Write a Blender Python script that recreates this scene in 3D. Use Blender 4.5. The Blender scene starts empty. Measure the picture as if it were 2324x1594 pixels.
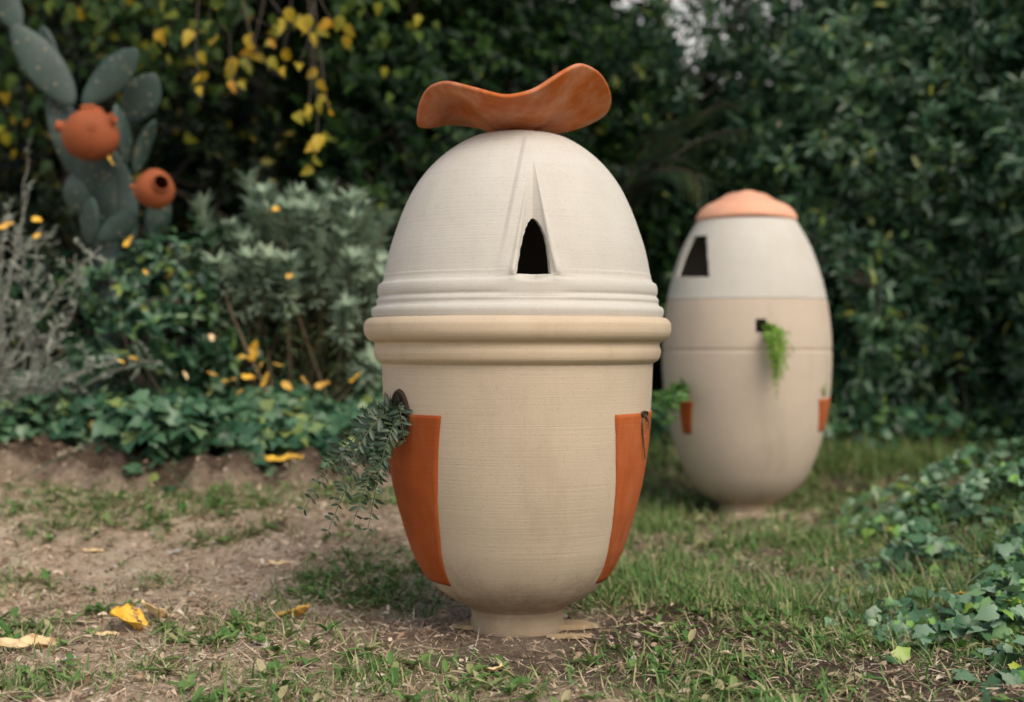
import bpy, bmesh, math, random
import numpy as np
from mathutils import Vector, Matrix
R = math.radians
rng = np.random.default_rng(7)
random.seed(7)
scene = bpy.context.scene
COL = scene.collection

# ------------------------------------------------------------------ camera
FPX = 3243.0            # focal length in units of a 2323-wide picture
CW, CH = 2323.0, 1594.0
CAMZ, HOR = 0.795, 780.0
cam_d = bpy.data.cameras.new('camera')
cam_d.sensor_width = 36.0
cam_d.lens = 36.0 * FPX / CW
cam_d.shift_y = -(CH / 2 - HOR) / CW
cam_d.clip_end = 500
cam_d.dof.use_dof = True
cam_d.dof.focus_distance = 3.5
cam_d.dof.aperture_fstop = 1.7
cam = bpy.data.objects.new('camera', cam_d)
COL.objects.link(cam)
cam.location = (0, 0, CAMZ)
cam.rotation_euler = (R(90), 0, 0)
scene.camera = cam

# ------------------------------------------------------------------ light
SUN_EL, SUN_AZ = R(46), R(146)      # azimuth clockwise from +Y
world = bpy.data.worlds.new('World')
scene.world = world
world.use_nodes = True
wn = world.node_tree.nodes
sky = wn.new('ShaderNodeTexSky')
sky.sky_type = 'NISHITA'
sky.sun_disc = False
sky.sun_elevation = SUN_EL
sky.sun_rotation = SUN_AZ
sky.air_density = 1.0
sky.dust_density = 5.0
sky.ozone_density = 1.0
wn['Background'].inputs['Strength'].default_value = 0.15
# whitish haze low over the horizon
w_tc = wn.new('ShaderNodeTexCoord'); w_sp = wn.new('ShaderNodeSeparateXYZ'); w_mr = wn.new('ShaderNodeMapRange'); w_mx = wn.new('ShaderNodeMix')
w_mx.data_type = 'RGBA'; w_mr.inputs[1].default_value = .25; w_mr.inputs[2].default_value = .55; w_mr.inputs[3].default_value = .75; w_mr.inputs[4].default_value = 0
w_mx.inputs[7].default_value = (6.9, 6.5, 5.9, 1)
wl = world.node_tree.links
wl.new(w_tc.outputs['Generated'], w_sp.inputs[0]); wl.new(w_sp.outputs[2], w_mr.inputs[0]); wl.new(w_mr.outputs[0], w_mx.inputs[0])
wl.new(sky.outputs[0], w_mx.inputs[6]); wl.new(w_mx.outputs[2], wn['Background'].inputs['Color'])
sun_d = bpy.data.lights.new('sun', 'SUN')
sun_d.energy = 1.45
sun_d.angle = R(50)
sun_d.color = (1.0, 0.94, 0.82)
sun = bpy.data.objects.new('sun', sun_d)
COL.objects.link(sun)
sd = Vector((math.sin(SUN_AZ) * math.cos(SUN_EL), math.cos(SUN_AZ) * math.cos(SUN_EL), math.sin(SUN_EL)))
sun.rotation_euler = sd.to_track_quat('Z', 'Y').to_euler()
sun.location = (3, -3, 6)
scene.view_settings.view_transform = 'Standard'
scene.view_settings.look = 'None'
scene.view_settings.exposure = 0.13
scene.view_settings.gamma = 1.0
scene.cycles.max_bounces = 8
scene.cycles.diffuse_bounces = 4
scene.cycles.transparent_max_bounces = 8
scene.cycles.use_denoising = True

# ------------------------------------------------------------------ materials
def srgb(r, g, b):
    f = lambda c: (c / 255 / 12.92) if c <= 10 else ((c / 255 + 0.055) / 1.055) ** 2.4
    return (f(r), f(g), f(b), 1)

class N:
    def __init__(s, name):
        s.m = bpy.data.materials.new(name); s.m.use_nodes = True
        s.t = s.m.node_tree; s.b = s.t.nodes['Principled BSDF']
        s.out = s.t.nodes['Material Output']
    def n(s, typ, **kw):
        x = s.t.nodes.new(typ)
        for k, v in kw.items():
            if k.startswith('i_'):
                x.inputs[k[2:].replace('_', ' ')].default_value = v
            else:
                setattr(x, k, v)
        return x
    def l(s, a, b): s.t.links.new(a, b)
    def noise(s, scale, detail=4, rough=.6, vec=None):
        x = s.n('ShaderNodeTexNoise', i_Scale=scale, i_Detail=detail, i_Roughness=rough)
        if vec is not None: s.l(vec, x.inputs['Vector'])
        return x.outputs['Fac']
    def ramp(s, fac, stops, interp='LINEAR'):
        x = s.n('ShaderNodeValToRGB'); x.color_ramp.interpolation = interp
        e = x.color_ramp.elements
        while len(e) < len(stops): e.new(0.5)
        for q, (p, c) in zip(e, stops):
            q.position = p; q.color = c if len(c) == 4 else (*c, 1)
        s.l(fac, x.inputs[0]); return x.outputs[0]
    def mix(s, fac, a, b, mode='MIX'):
        x = s.n('ShaderNodeMix', data_type='RGBA', blend_type=mode)
        for v, i in ((fac, 0), (a, 6), (b, 7)):
            if isinstance(v, (float, int)): x.inputs[i].default_value = v
            elif isinstance(v, tuple): x.inputs[i].default_value = v
            else: s.l(v, x.inputs[i])
        return x.outputs[2]
    def map(s, scale=(1, 1, 1), coord='Object'):
        tc = s.n('ShaderNodeTexCoord'); mp = s.n('ShaderNodeMapping')
        mp.inputs['Scale'].default_value = scale
        s.l(tc.outputs[coord], mp.inputs[0]); return mp.outputs[0]
    def bump(s, h, strength=.3, dist=.01, prev=None):
        x = s.n('ShaderNodeBump', i_Strength=strength, i_Distance=dist)
        s.l(h, x.inputs['Height'])
        if prev is not None: s.l(prev, x.inputs['Normal'])
        s.l(x.outputs[0], s.b.inputs['Normal']); return x.outputs[0]

def clay_mat(name, c1, c2, stain, rough=.75, stain_amt=.35, ring=.25, mud=0, st0=.52):
    k = N(name); v = k.map()
    blotch = k.noise(3.2, 5, .65, v)
    col = k.mix(k.ramp(blotch, [(.3, (0, 0, 0)), (.7, (1, 1, 1))]), c1, c2)
    v2 = k.map((1.2, 1.2, 150))
    lines = k.noise(2.0, 3, .6, v2)
    col = k.mix(ring, col, k.ramp(lines, [(.3, (.70, .68, .66)), (.5, (1, 1, 1)), (.75, (.93, .92, .9))]), 'MULTIPLY')
    sp = k.noise(160, 2, .5, v)
    col = k.mix(.28, col, k.ramp(sp, [(.28, (.66, .60, .54)), (.42, (1, 1, 1))]), 'MULTIPLY')
    k.b.inputs['Specular IOR Level'].default_value = .22
    v3 = k.map((5, 5, .9))
    st = k.ramp(k.noise(1.7, 6, .7, v3), [(st0, (0, 0, 0)), (st0 + .28, (stain_amt,) * 3)])
    col = k.mix(st, col, stain)
    if mud:      # soil splashed on the lowest part
        sx = k.n('ShaderNodeSeparateXYZ'); k.l(k.map(), sx.inputs[0])
        ma = k.n('ShaderNodeMath', operation='MULTIPLY_ADD'); k.l(k.noise(14, 6, .75, v), ma.inputs[0]); ma.inputs[1].default_value = -mud * 5
        k.l(sx.outputs[2], ma.inputs[2])
        mr = k.n('ShaderNodeMapRange'); k.l(ma.outputs[0], mr.inputs[0])
        mr.inputs[1].default_value = -mud * 1.9; mr.inputs[2].default_value = -mud * .6; mr.inputs[3].default_value = .42; mr.inputs[4].default_value = 0
        col = k.mix(mr.outputs[0], col, (.17, .12, .08, 1))
    k.l(col, k.b.inputs['Base Color'])
    k.b.inputs['Roughness'].default_value = rough
    b1 = k.bump(lines, .16, .006)
    k.bump(sp, .10, .003, b1)
    return k.m

M_DOME = clay_mat('pale_clay', (.545, .525, .475, 1), (.485, .46, .405, 1), (.40, .35, .27, 1), .72, .35, .15)
M_BODY = clay_mat('sand_clay', (.52, .43, .325, 1), (.455, .375, .28, 1), (.36, .285, .19, 1), .78, .55, .16, .10)
M_RIM = clay_mat('rim_clay', (.55, .45, .33, 1), (.48, .385, .27, 1), (.36, .26, .15, 1), .74, .5)
M_EGG = clay_mat('grey_clay', (.54, .45, .36, 1), (.48, .405, .325, 1), (.30, .25, .19, 1), .8, .5, .18, .05)
M_FOOT = clay_mat('foot_clay', (.50, .41, .29, 1), (.42, .33, .23, 1), (.22, .15, .09, 1), .85, .7, .2, .07)
M_TERRA = clay_mat('terracotta', (.42, .092, .016, 1), (.26, .056, .012, 1), (.46, .18, .08, 1), .85, .55, .25, 0, .46)
M_DISH = clay_mat('orange_terracotta', (.54, .135, .018, 1), (.36, .085, .014, 1), (.56, .29, .18, 1), .45, .8, .1, 0, .42)
M_CAP = clay_mat('pink_terracotta', (.78, .42, .28, 1), (.72, .36, .23, 1), (.70, .48, .36, 1), .7, .5)
M_JAR = clay_mat('jar_terracotta', (.36, .10, .036, 1), (.25, .068, .026, 1), (.20, .07, .035, 1), .72, .6)
M_HOLE_SHADE = clay_mat('hole_shade', (.05, .035, .022, 1), (.035, .025, .018, 1), (.02, .015, .01, 1), .9, .5)  # dark colour standing for the shade inside the planting holes

def leaf_mat(name, stops, rough=.45, transl=.18, spec=.5, tint_scale=1.5, tint=(.72, .82, .80, 1), tint_amt=.7):
    k = N(name)
    g = k.n('ShaderNodeNewGeometry')
    col = k.ramp(g.outputs['Random Per Island'], stops)
    cl = k.noise(tint_scale, 3, .6, k.map())
    f = k.ramp(cl, [(.35, (0, 0, 0)), (.68, (tint_amt,) * 3)])
    col = k.mix(f, col, tint, 'MULTIPLY')
    k.l(col, k.b.inputs['Base Color'])
    k.b.inputs['Roughness'].default_value = rough
    k.b.inputs['Specular IOR Level'].default_value = spec
    if transl:
        tr = k.n('ShaderNodeBsdfTranslucent'); k.l(col, tr.inputs[0])
        mx = k.n('ShaderNodeMixShader'); mx.inputs[0].default_value = transl
        k.l(k.b.outputs[0], mx.inputs[1]); k.l(tr.outputs[0], mx.inputs[2])
        k.l(mx.outputs[0], k.out.inputs[0])
    return k.m

def wood_mat(name, c1, c2, scale=20, rough=.9):
    k = N(name); f = k.noise(scale, 5, .65, k.map((1, 1, .35)))
    k.l(k.ramp(f, [(.3, c1), (.7, c2)]), k.b.inputs['Base Color'])
    k.b.inputs['Roughness'].default_value = rough
    k.bump(f, .5, .01)
    return k.m

L_PITT = leaf_mat('glossy_shrub_leaf', [(0, (.014, .058, .028)), (.5, (.042, .118, .056)), (.8, (.105, .21, .11)), (.965, (.14, .25, .06)), (1, (.30, .30, .04))], .34, .2, .55, 1.3, (.45, .52, .48, 1), .8)
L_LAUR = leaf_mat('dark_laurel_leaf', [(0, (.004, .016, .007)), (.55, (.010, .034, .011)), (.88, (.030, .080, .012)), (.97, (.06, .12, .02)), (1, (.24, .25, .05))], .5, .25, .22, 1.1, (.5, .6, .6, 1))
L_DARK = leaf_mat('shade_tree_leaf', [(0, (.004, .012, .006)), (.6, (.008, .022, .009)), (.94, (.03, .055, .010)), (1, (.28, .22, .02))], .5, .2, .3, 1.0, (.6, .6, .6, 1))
L_MULB = leaf_mat('yellowing_leaf', [(0, (.014, .040, .012)), (.6, (.032, .075, .016)), (.87, (.10, .15, .022)), (.95, (.42, .36, .03)), (1, (.60, .36, .03))], .55, .35, .2, 1.0, (.8, .8, .7, 1))
L_GOLD = leaf_mat('golden_leaf', [(0, (.20, .24, .03)), (.35, (.50, .40, .04)), (.8, (.62, .40, .03)), (1, (.60, .30, .03))], .5, .35, .35, 1.0, (.85, .8, .7, 1))
L_IVY = leaf_mat('ivy_leaf', [(0, (.024, .080, .038)), (.5, (.055, .135, .068)), (.88, (.13, .23, .125)), (1, (.26, .32, .08))], .40, .15, .5, 3.0)
L_IVYR = leaf_mat('pale_ivy_leaf', [(0, (.035, .10, .040)), (.5, (.085, .19, .082)), (.80, (.27, .39, .26)), (.93, (.16, .36, .05)), (.97, (.18, .36, .06)), (1, (.38, .44, .05))], .36, .15, .6, 3.0)
L_EUPH = leaf_mat('grey_green_leaf', [(0, (.21, .30, .215)), (.5, (.30, .40, .295)), (1, (.40, .48, .33))], .65, .3, .3, 2.5, (.8, .85, .8, 1), .4)
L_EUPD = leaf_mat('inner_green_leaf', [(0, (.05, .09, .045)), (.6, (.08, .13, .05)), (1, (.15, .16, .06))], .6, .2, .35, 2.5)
L_SILV = leaf_mat('silver_leaf', [(0, (.17, .20, .165)), (.5, (.26, .29, .245)), (1, (.40, .42, .35))], .8, .15, .2, 3.0)
L_GRASS = leaf_mat('grass_blade', [(0, (.070, .165, .04)), (.45, (.13, .25, .065)), (.68, (.22, .31, .10)), (.80, (.36, .33, .17)), (1, (.48, .40, .25))], .55, .25, .35, 1.6, (.8, .9, .7, 1))
L_STRAW = leaf_mat('dry_litter', [(0, (.16, .10, .065)), (.3, (.40, .28, .19)), (.75, (.60, .46, .33)), (1, (.70, .60, .47))], .9, .1, .15, 3.0)
L_CRUMB = leaf_mat('earth_crumb', [(0, (.10, .07, .048)), (.5, (.24, .175, .125)), (.9, (.40, .31, .235)), (1, (.55, .50, .44))], .95, 0, .15, 3.0)
L_TRAIL = leaf_mat('trailing_leaf', [(0, (.018, .040, .020)), (.6, (.032, .064, .030)), (1, (.075, .11, .055))], .42, .15, .5, 6.0)
L_PALE = leaf_mat('pale_frond_leaf', [(0, (.12, .17, .15)), (1, (.24, .30, .27))], .5, .15, .5, 6.0)
L_FERN = leaf_mat('bright_fern_leaf', [(0, (.16, .36, .03)), (.6, (.27, .50, .05)), (1, (.40, .56, .09))], .5, .35, .35, 6.0)
L_BRITE = leaf_mat('fresh_leaf', [(0, (.04, .13, .02)), (1, (.09, .22, .03))], .4, .25, .5, 6.0)
L_PALM = leaf_mat('palm_leaf', [(0, (.010, .022, .011)), (.7, (.018, .034, .014)), (1, (.05, .055, .02))], .7, .15, .15, 3.0)
L_FLOWER = leaf_mat('pale_blossom', [(0, (.62, .56, .42)), (1, (.78, .72, .58))], .7, .3, .2, 3.0)
W_BARK = wood_mat('bark', (.035, .027, .02), (.10, .08, .06))
W_STEM = wood_mat('brown_stem', (.07, .05, .03), (.16, .12, .07), 40)
W_GREEN = wood_mat('green_stem', (.05, .07, .03), (.10, .12, .05), 40)
W_SILV = wood_mat('silver_twig', (.20, .19, .165), (.40, .39, .35), 60)

def cactus_mat():
    k = N('cactus_skin'); v = k.map()
    f = k.noise(5, 5, .65, v)
    col = k.ramp(f, [(.25, (.012, .028, .021)), (.55, (.026, .054, .045)), (.8, (.055, .090, .082))])
    col = k.mix(k.ramp(k.noise(14, 4, .6, v), [(.6, (0, 0, 0)), (.78, (.6,) * 3)]), col, (.17, .15, .10, 1))
    vo = k.n('ShaderNodeTexVoronoi', i_Scale=26.0, i_Randomness=.8); k.l(v, vo.inputs['Vector'])
    dots = k.ramp(vo.outputs['Distance'], [(.10, (1, 1, 1)), (.24, (0, 0, 0))])
    col = k.mix(dots, col, (.20, .17, .11, 1))
    k.l(col, k.b.inputs['Base Color']); k.b.inputs['Roughness'].default_value = .55
    k.bump(dots, .5, .006)
    return k.m
M_CACTUS = cactus_mat()

def soil_mat():
    k = N('soil'); v = k.map()
    f = k.noise(4.5, 8, .68, v); f2 = k.noise(45, 6, .7, v); f3 = k.noise(1.1, 3, .5, v)
    dry = k.ramp(f, [(.28, (.29, .215, .145)), (.48, (.50, .39, .28)), (.72, (.66, .55, .42))])
    dry = k.mix(.75, dry, k.ramp(f2, [(.3, (.5, .47, .45)), (.5, (1, 1, 1)), (.8, (1.0, .98, .95))]), 'MULTIPLY')
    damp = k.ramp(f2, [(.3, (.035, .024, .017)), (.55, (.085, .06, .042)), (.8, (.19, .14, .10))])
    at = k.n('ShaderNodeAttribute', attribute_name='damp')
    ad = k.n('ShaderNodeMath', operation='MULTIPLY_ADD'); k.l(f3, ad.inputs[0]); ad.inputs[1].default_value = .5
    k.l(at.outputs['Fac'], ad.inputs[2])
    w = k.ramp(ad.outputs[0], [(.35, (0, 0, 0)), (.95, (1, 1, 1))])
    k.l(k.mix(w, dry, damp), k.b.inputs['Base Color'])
    k.b.inputs['Roughness'].default_value = .95
    k.b.inputs['Specular IOR Level'].default_value = .2
    b = k.bump(f2, .8, .02); k.bump(k.noise(170, 4, .7, v), .6, .006, b)
    return k.m
M_SOIL = soil_mat()

def fallen_mat(name, c1, c2, spot):
    k = N(name); v = k.map()
    f = k.noise(22, 5, .65, v)
    col = k.ramp(f, [(.3, c1), (.7, c2)])
    col = k.mix(k.ramp(k.noise(30, 4, .6, v), [(.58, (0, 0, 0)), (.68, (.9,) * 3)]), col, spot)
    k.l(col, k.b.inputs['Base Color']); k.b.inputs['Roughness'].default_value = .6
    k.bump(f, .4, .004)
    return k.m
F_YEL = fallen_mat('fallen_yellow', (.66, .36, .025, 1), (.80, .50, .06, 1), (.14, .05, .02, 1))
F_TAN = fallen_mat('fallen_tan', (.66, .47, .24, 1), (.78, .62, .36, 1), (.40, .20, .06, 1))
F_OCH = fallen_mat('fallen_ochre', (.50, .26, .03, 1), (.66, .44, .10, 1), (.20, .09, .03, 1))
M_STONE = fallen_mat('stone', (.55, .56, .58, 1), (.70, .70, .70, 1), (.40, .38, .35, 1))
M_SLAB = clay_mat('tan_slab', (.42, .32, .20, 1), (.34, .25, .15, 1), (.30, .19, .09, 1), .85, .5)
M_SLAB2 = clay_mat('pale_slab', (.55, .44, .34, 1), (.46, .36, .27, 1), (.30, .22, .15, 1), .85, .5)

# ------------------------------------------------------------------ object helpers
def link(o, parent=None):
    COL.objects.link(o)
    if parent is not None: o.parent = parent
    return o
def tag(o, label, cat, group=None, kind=None):
    if label: o['label'] = label
    if cat: o['category'] = cat
    if group: o['group'] = group
    if kind: o['kind'] = kind
    return o
def thing(name, label, cat, loc=(0, 0, 0), group=None):
    o = bpy.data.objects.new(name, None); o.empty_display_size = .1
    COL.objects.link(o); o.location = loc
    return tag(o, label, cat, group)
def mesh_np(name, V, faces, mat, parent=None, smooth=True):
    """faces: list of int arrays (n,k)"""
    me = bpy.data.meshes.new(name)
    V = np.asarray(V, dtype=np.float32).copy()
    if parent is not None: V = V - np.array(parent.location, dtype=np.float32)
    me.vertices.add(len(V)); me.vertices.foreach_set('co', V.ravel())
    loops = np.concatenate([np.asarray(f).ravel() for f in faces]).astype(np.int32)
    tot = np.concatenate([np.full(len(f), np.asarray(f).shape[1]) for f in faces]).astype(np.int32)
    st = np.concatenate([[0], np.cumsum(tot)[:-1]]).astype(np.int32)
    me.loops.add(len(loops)); me.loops.foreach_set('vertex_index', loops)
    me.polygons.add(len(tot)); me.polygons.foreach_set('loop_start', st); me.polygons.foreach_set('loop_total', tot)
    me.polygons.foreach_set('use_smooth', np.full(len(tot), smooth))
    me.update(calc_edges=True); me.validate()
    me.materials.append(mat)
    return link(bpy.data.objects.new(name, me), parent)

def unit(v):
    return v / np.maximum(np.linalg.norm(v, axis=-1, keepdims=True), 1e-9)
# leaf templates: (u along, v across, w lift) and faces
T_LANCE = (np.array([[0, 0, 0], [.35, -.42, .05], [.35, 0, -.02], [.35, .42, .05], [.75, -.36, .04], [.75, 0, -.04], [.75, .36, .04], [1, 0, -.10]]),
           [np.array([[0, 2, 1], [0, 3, 2], [4, 5, 7], [5, 6, 7]]), np.array([[1, 2, 5, 4], [2, 3, 6, 5]])])
T_OVATE = (np.array([[0, 0, 0], [.05, -.30, .04], [.3, -.5, .08], [.68, -.32, .04], [1, 0, -.14], [.68, .32, .04], [.3, .5, .08], [.05, .30, .04], [.35, 0, 0]]),
           [np.array([[0, 8, 1], [1, 8, 2], [2, 8, 3], [3, 8, 4], [4, 8, 5], [5, 8, 6], [6, 8, 7], [7, 8, 0]])])
T_SLIM = (np.array([[0, -.3, 0], [0, .3, 0], [.5, -.5, .0], [.5, .5, .0], [1, 0, -.08]]),
          [np.array([[0, 2, 3, 1]]), np.array([[2, 4, 3]])])
T_BLADE = (np.array([[0, -.5, 0], [0, .5, 0], [.5, -.35, .0], [.5, .35, .0], [1, 0, 0]]),
           [np.array([[0, 2, 3, 1]]), np.array([[2, 4, 3]])])
_iv = [(0, 0), (-.13, .20), (-.02, .46), (.22, .40), (.46, .47), (.66, .24), (1.0, 0)]
_ivo = _iv + [(a, -b) for a, b in _iv[-2:0:-1]]
T_IVY = (np.array([[a, b, .13 * abs(b) ** 1.4 - .16 * max(a, 0) ** 2] for a, b in _ivo] + [[.30, 0, .03]]),
         [np.array([[i, len(_ivo), (i + 1) % len(_ivo)] for i in range(len(_ivo))])])

def leaves(T, P, X, Z, Ls, Ws, bend=None):
    tv, tf = T
    P = np.asarray(P, float); n = len(P)
    X = unit(np.asarray(X, float)); Y = unit(np.cross(Z, X)); Zn = np.cross(X, Y)
    Ls = np.broadcast_to(np.asarray(Ls, float), (n,)); Ws = np.broadcast_to(np.asarray(Ws, float), (n,))
    b = np.zeros(n) if bend is None else np.broadcast_to(np.asarray(bend, float), (n,))
    u, v, w = tv[:, 0], tv[:, 1], tv[:, 2]
    lift = (w[None, :] - b[:, None] * u[None, :] ** 2) * Ls[:, None]
    V = (P[:, None, :] + (u[None, :] * Ls[:, None])[..., None] * X[:, None, :]
         + (v[None, :] * Ws[:, None])[..., None] * Y[:, None, :] + lift[..., None] * Zn[:, None, :])
    k = len(tv); off = (np.arange(n) * k)
    F = [(f[None] + off[:, None, None]).reshape(-1, f.shape[1]) for f in tf]
    return V.reshape(-1, 3), F
class Acc:
    def __init__(s): s.V = []; s.F = {}; s.n = 0
    def add(s, V, F):
        V = np.asarray(V, float)
        for f in F:
            f = np.asarray(f); s.F.setdefault(f.shape[1], []).append(f + s.n)
        s.V.append(V); s.n += len(V)
    def build(s, name, mat, parent=None, smooth=True):
        return mesh_np(name, np.concatenate(s.V), [np.concatenate(v) for v in s.F.values()], mat, parent, smooth)
def tube(pts, rad, sides=6):
    pts = np.asarray(pts, float); n = len(pts); rad = np.broadcast_to(np.asarray(rad, float), (n,))
    t = unit(np.gradient(pts, axis=0))
    ref = np.array([0.31, .17, .93]) if abs(t[0] @ np.array([0.31, .17, .93])) < .9 else np.array([1., 0, 0])
    a = unit(np.cross(t, ref)); b = np.cross(t, a)
    th = np.linspace(0, 2 * np.pi, sides, endpoint=False)
    V = pts[:, None] + rad[:, None, None] * (np.cos(th)[None, :, None] * a[:, None] + np.sin(th)[None, :, None] * b[:, None])
    i, j = np.meshgrid(np.arange(n - 1), np.arange(sides), indexing='ij')
    jn = (j + 1) % sides
    F = np.stack([i * sides + j, i * sides + jn, (i + 1) * sides + jn, (i + 1) * sides + j], -1).reshape(-1, 4)
    return V.reshape(-1, 3), [F]
def bez(p0, p1, p2, n=8):
    t = np.linspace(0, 1, n)[:, None]
    p0, p1, p2 = map(lambda q: np.asarray(q, float), (p0, p1, p2))
    return (1 - t) ** 2 * p0 + 2 * t * (1 - t) * p1 + t ** 2 * p2
def rnd_dirs(n):
    return unit(rng.normal(size=(n, 3)))

def sm(a, b, x):
    t = np.clip((np.asarray(x, float) - a) / (b - a), 0, 1); return t * t * (3 - 2 * t)
_ns = np.random.default_rng(3)
_G = _ns.random((64, 64))
def vnoise(x, y):
    x = np.asarray(x, float); y = np.asarray(y, float)
    xi = np.floor(x).astype(int); yi = np.floor(y).astype(int)
    fx = x - xi; fy = y - yi; fx = fx * fx * (3 - 2 * fx); fy = fy * fy * (3 - 2 * fy)
    g = lambda a, b: _G[a % 64, b % 64]
    return (g(xi, yi) * (1 - fx) + g(xi + 1, yi) * fx) * (1 - fy) + (g(xi, yi + 1) * (1 - fx) + g(xi + 1, yi + 1) * fx) * fy
def fbm(x, y, o=4):
    s = 0; a = .5
    for i in range(o):
        s = s + a * vnoise(x * 2 ** i + 7.3 * i, y * 2 ** i + 3.1 * i); a *= .5
    return s

# ------------------------------------------------------------------ terrain
POT = np.array([.015, 4.0]); EGG = np.array([1.098, 6.70])
def bank_edge(x):
    return 5.85 + .12 * np.sin(x * 2.1 + .5) + .10 * np.sin(x * 5.3) + .35 * sm(-.9, .1, x)
def height(x, y, fine=True):
    x = np.asarray(x, float); y = np.asarray(y, float)
    left = 1 - sm(-.7, .45, x)
    z = left * .22 * sm(4.1, 5.9, y)
    be = bank_edge(x)
    z = z + left * (.095 * sm(be - .10, be + .20, y) + .16 * sm(be + .2, be + 1.6, y))
    z = z + (1 - left) * .22 * sm(6.9, 8.4, y)
    z = z + .30 * sm(1.2, 2.4, x) * sm(2.6, 3.8, y) * (1 - sm(6.2, 7.2, y))
    if fine:
        d1 = np.hypot(x - POT[0], y - POT[1]); d2 = np.hypot(x - EGG[0], y - EGG[1])
        amp = sm(.16, .6, d1) * sm(.16, .6, d2)
        z = z + amp * (.06 * (fbm(x * 1.9, y * 1.9, 3) - .45) + .042 * (fbm(x * 9, y * 9, 3) - .45))
        bk = left * sm(be - .12, be - .02, y) * (1 - sm(be + .2, be + .35, y))
        z = z + bk * .26 * (fbm(x * 8 + 5, y * 7, 4) - .42)
    return z
def proj(p):
    p = np.asarray(p, float)
    return p[..., 0] / p[..., 1] * FPX + CW / 2, HOR - (p[..., 2] - CAMZ) / p[..., 1] * FPX
def at(px, py, d):
    """picture point at depth d"""
    return np.array([(px - CW / 2) / FPX * d, d, CAMZ - (py - HOR) / FPX * d])
def on_ground(px, py):
    for d in np.arange(2.6, 12, .02):
        p = at(px, py, d)
        if p[2] <= height(p[0], p[1]): return p
    return at(px, py, 12)

ext = np.cumsum(.1 * 1.35 ** np.arange(20))
xs = np.concatenate([-3.4 - ext[::-1], np.arange(-3.4, 3.4001, .03), 3.4 + ext])
ys = np.concatenate([2.2 - ext[::-1], np.arange(2.2, 9.5001, .03), 9.5 + ext])
gx, gy = np.meshgrid(xs, ys, indexing='ij')
gz = height(gx, gy)
ni, nj = gx.shape
i, j = np.meshgrid(np.arange(ni - 1), np.arange(nj - 1), indexing='ij')
F = np.stack([i * nj + j, (i + 1) * nj + j, (i + 1) * nj + j + 1, i * nj + j + 1], -1).reshape(-1, 4)
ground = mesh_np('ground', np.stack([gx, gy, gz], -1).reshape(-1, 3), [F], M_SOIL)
tag(ground, None, None, None, 'structure')
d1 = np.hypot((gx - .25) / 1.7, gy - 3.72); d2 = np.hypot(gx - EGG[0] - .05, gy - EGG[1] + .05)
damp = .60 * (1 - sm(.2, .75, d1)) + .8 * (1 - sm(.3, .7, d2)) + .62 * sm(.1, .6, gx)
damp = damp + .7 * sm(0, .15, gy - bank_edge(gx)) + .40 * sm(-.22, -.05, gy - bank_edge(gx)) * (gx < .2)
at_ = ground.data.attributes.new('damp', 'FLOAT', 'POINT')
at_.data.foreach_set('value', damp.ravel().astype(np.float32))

# ------------------------------------------------------------------ lathes
def lathe(prof, seg=160, az=None):
    """prof: list of (r,z). open surface of revolution about Z at origin; azimuth 0 faces the camera (-Y), + to the right"""
    prof = np.asarray(prof, float)
    a = np.linspace(0, 2 * np.pi, seg, endpoint=False) if az is None else az
    V = np.stack([prof[:, None, 0] * np.sin(a)[None], -prof[:, None, 0] * np.cos(a)[None], np.broadcast_to(prof[:, None, 1], (len(prof), len(a)))], -1)
    n = len(a); i, j = np.meshgrid(np.arange(len(prof) - 1), np.arange(n), indexing='ij'); jn = (j + 1) % n
    F = np.stack([i * n + j, i * n + jn, (i + 1) * n + jn, (i + 1) * n + j], -1).reshape(-1, 4)
    return V.reshape(-1, 3), [F]
def smooth_prof(pts, n):
    """Catmull-Rom resample of (r,z)"""
    p = np.asarray(pts, float); d = np.concatenate([[0], np.cumsum(np.linalg.norm(np.diff(p, axis=0), axis=1))])
    t = np.linspace(0, d[-1], n); m = np.gradient(p, d, axis=0)
    k = np.clip(np.searchsorted(d, t, 'right') - 1, 0, len(d) - 2)
    h = (d[k + 1] - d[k]); s = ((t - d[k]) / h)[:, None]; h = h[:, None]
    return ((2 * s ** 3 - 3 * s ** 2 + 1) * p[k] + (s ** 3 - 2 * s ** 2 + s) * h * m[k] + (-2 * s ** 3 + 3 * s ** 2) * p[k + 1] + (s ** 3 - s ** 2) * h * m[k + 1])
class Pot:
    """maps picture points to a surface of revolution at C"""
    def __init__(s, C, table):
        s.C = C; s.s = C[1] / FPX
        t = sorted([(CAMZ - (y - HOR) * s.s, hw * s.s) for y, hw in table])
        s.zt = np.array([q[0] for q in t]); s.rt = np.array([q[1] for q in t])
    def r(s, z): return np.interp(z, s.zt, s.rt)
    def z(s, y): return CAMZ - (y - HOR) * s.s
    def az(s, px, py, front=True):
        d = s.C[1] - .3
        for _ in range(30):
            z = CAMZ - (py - HOR) / FPX * d; x = (px - CW / 2) / FPX * d
            r = s.r(z); sa = np.clip((x - s.C[0]) / r, -1, 1); a = math.asin(sa)
            d = .5 * d + .5 * (s.C[1] - r * math.cos(a))
        return a, z
    def pt(s, a, z, off=0):
        r = s.r(z) + off
        return np.array([s.C[0] + r * math.sin(a), s.C[1] - r * math.cos(a), z])
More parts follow.
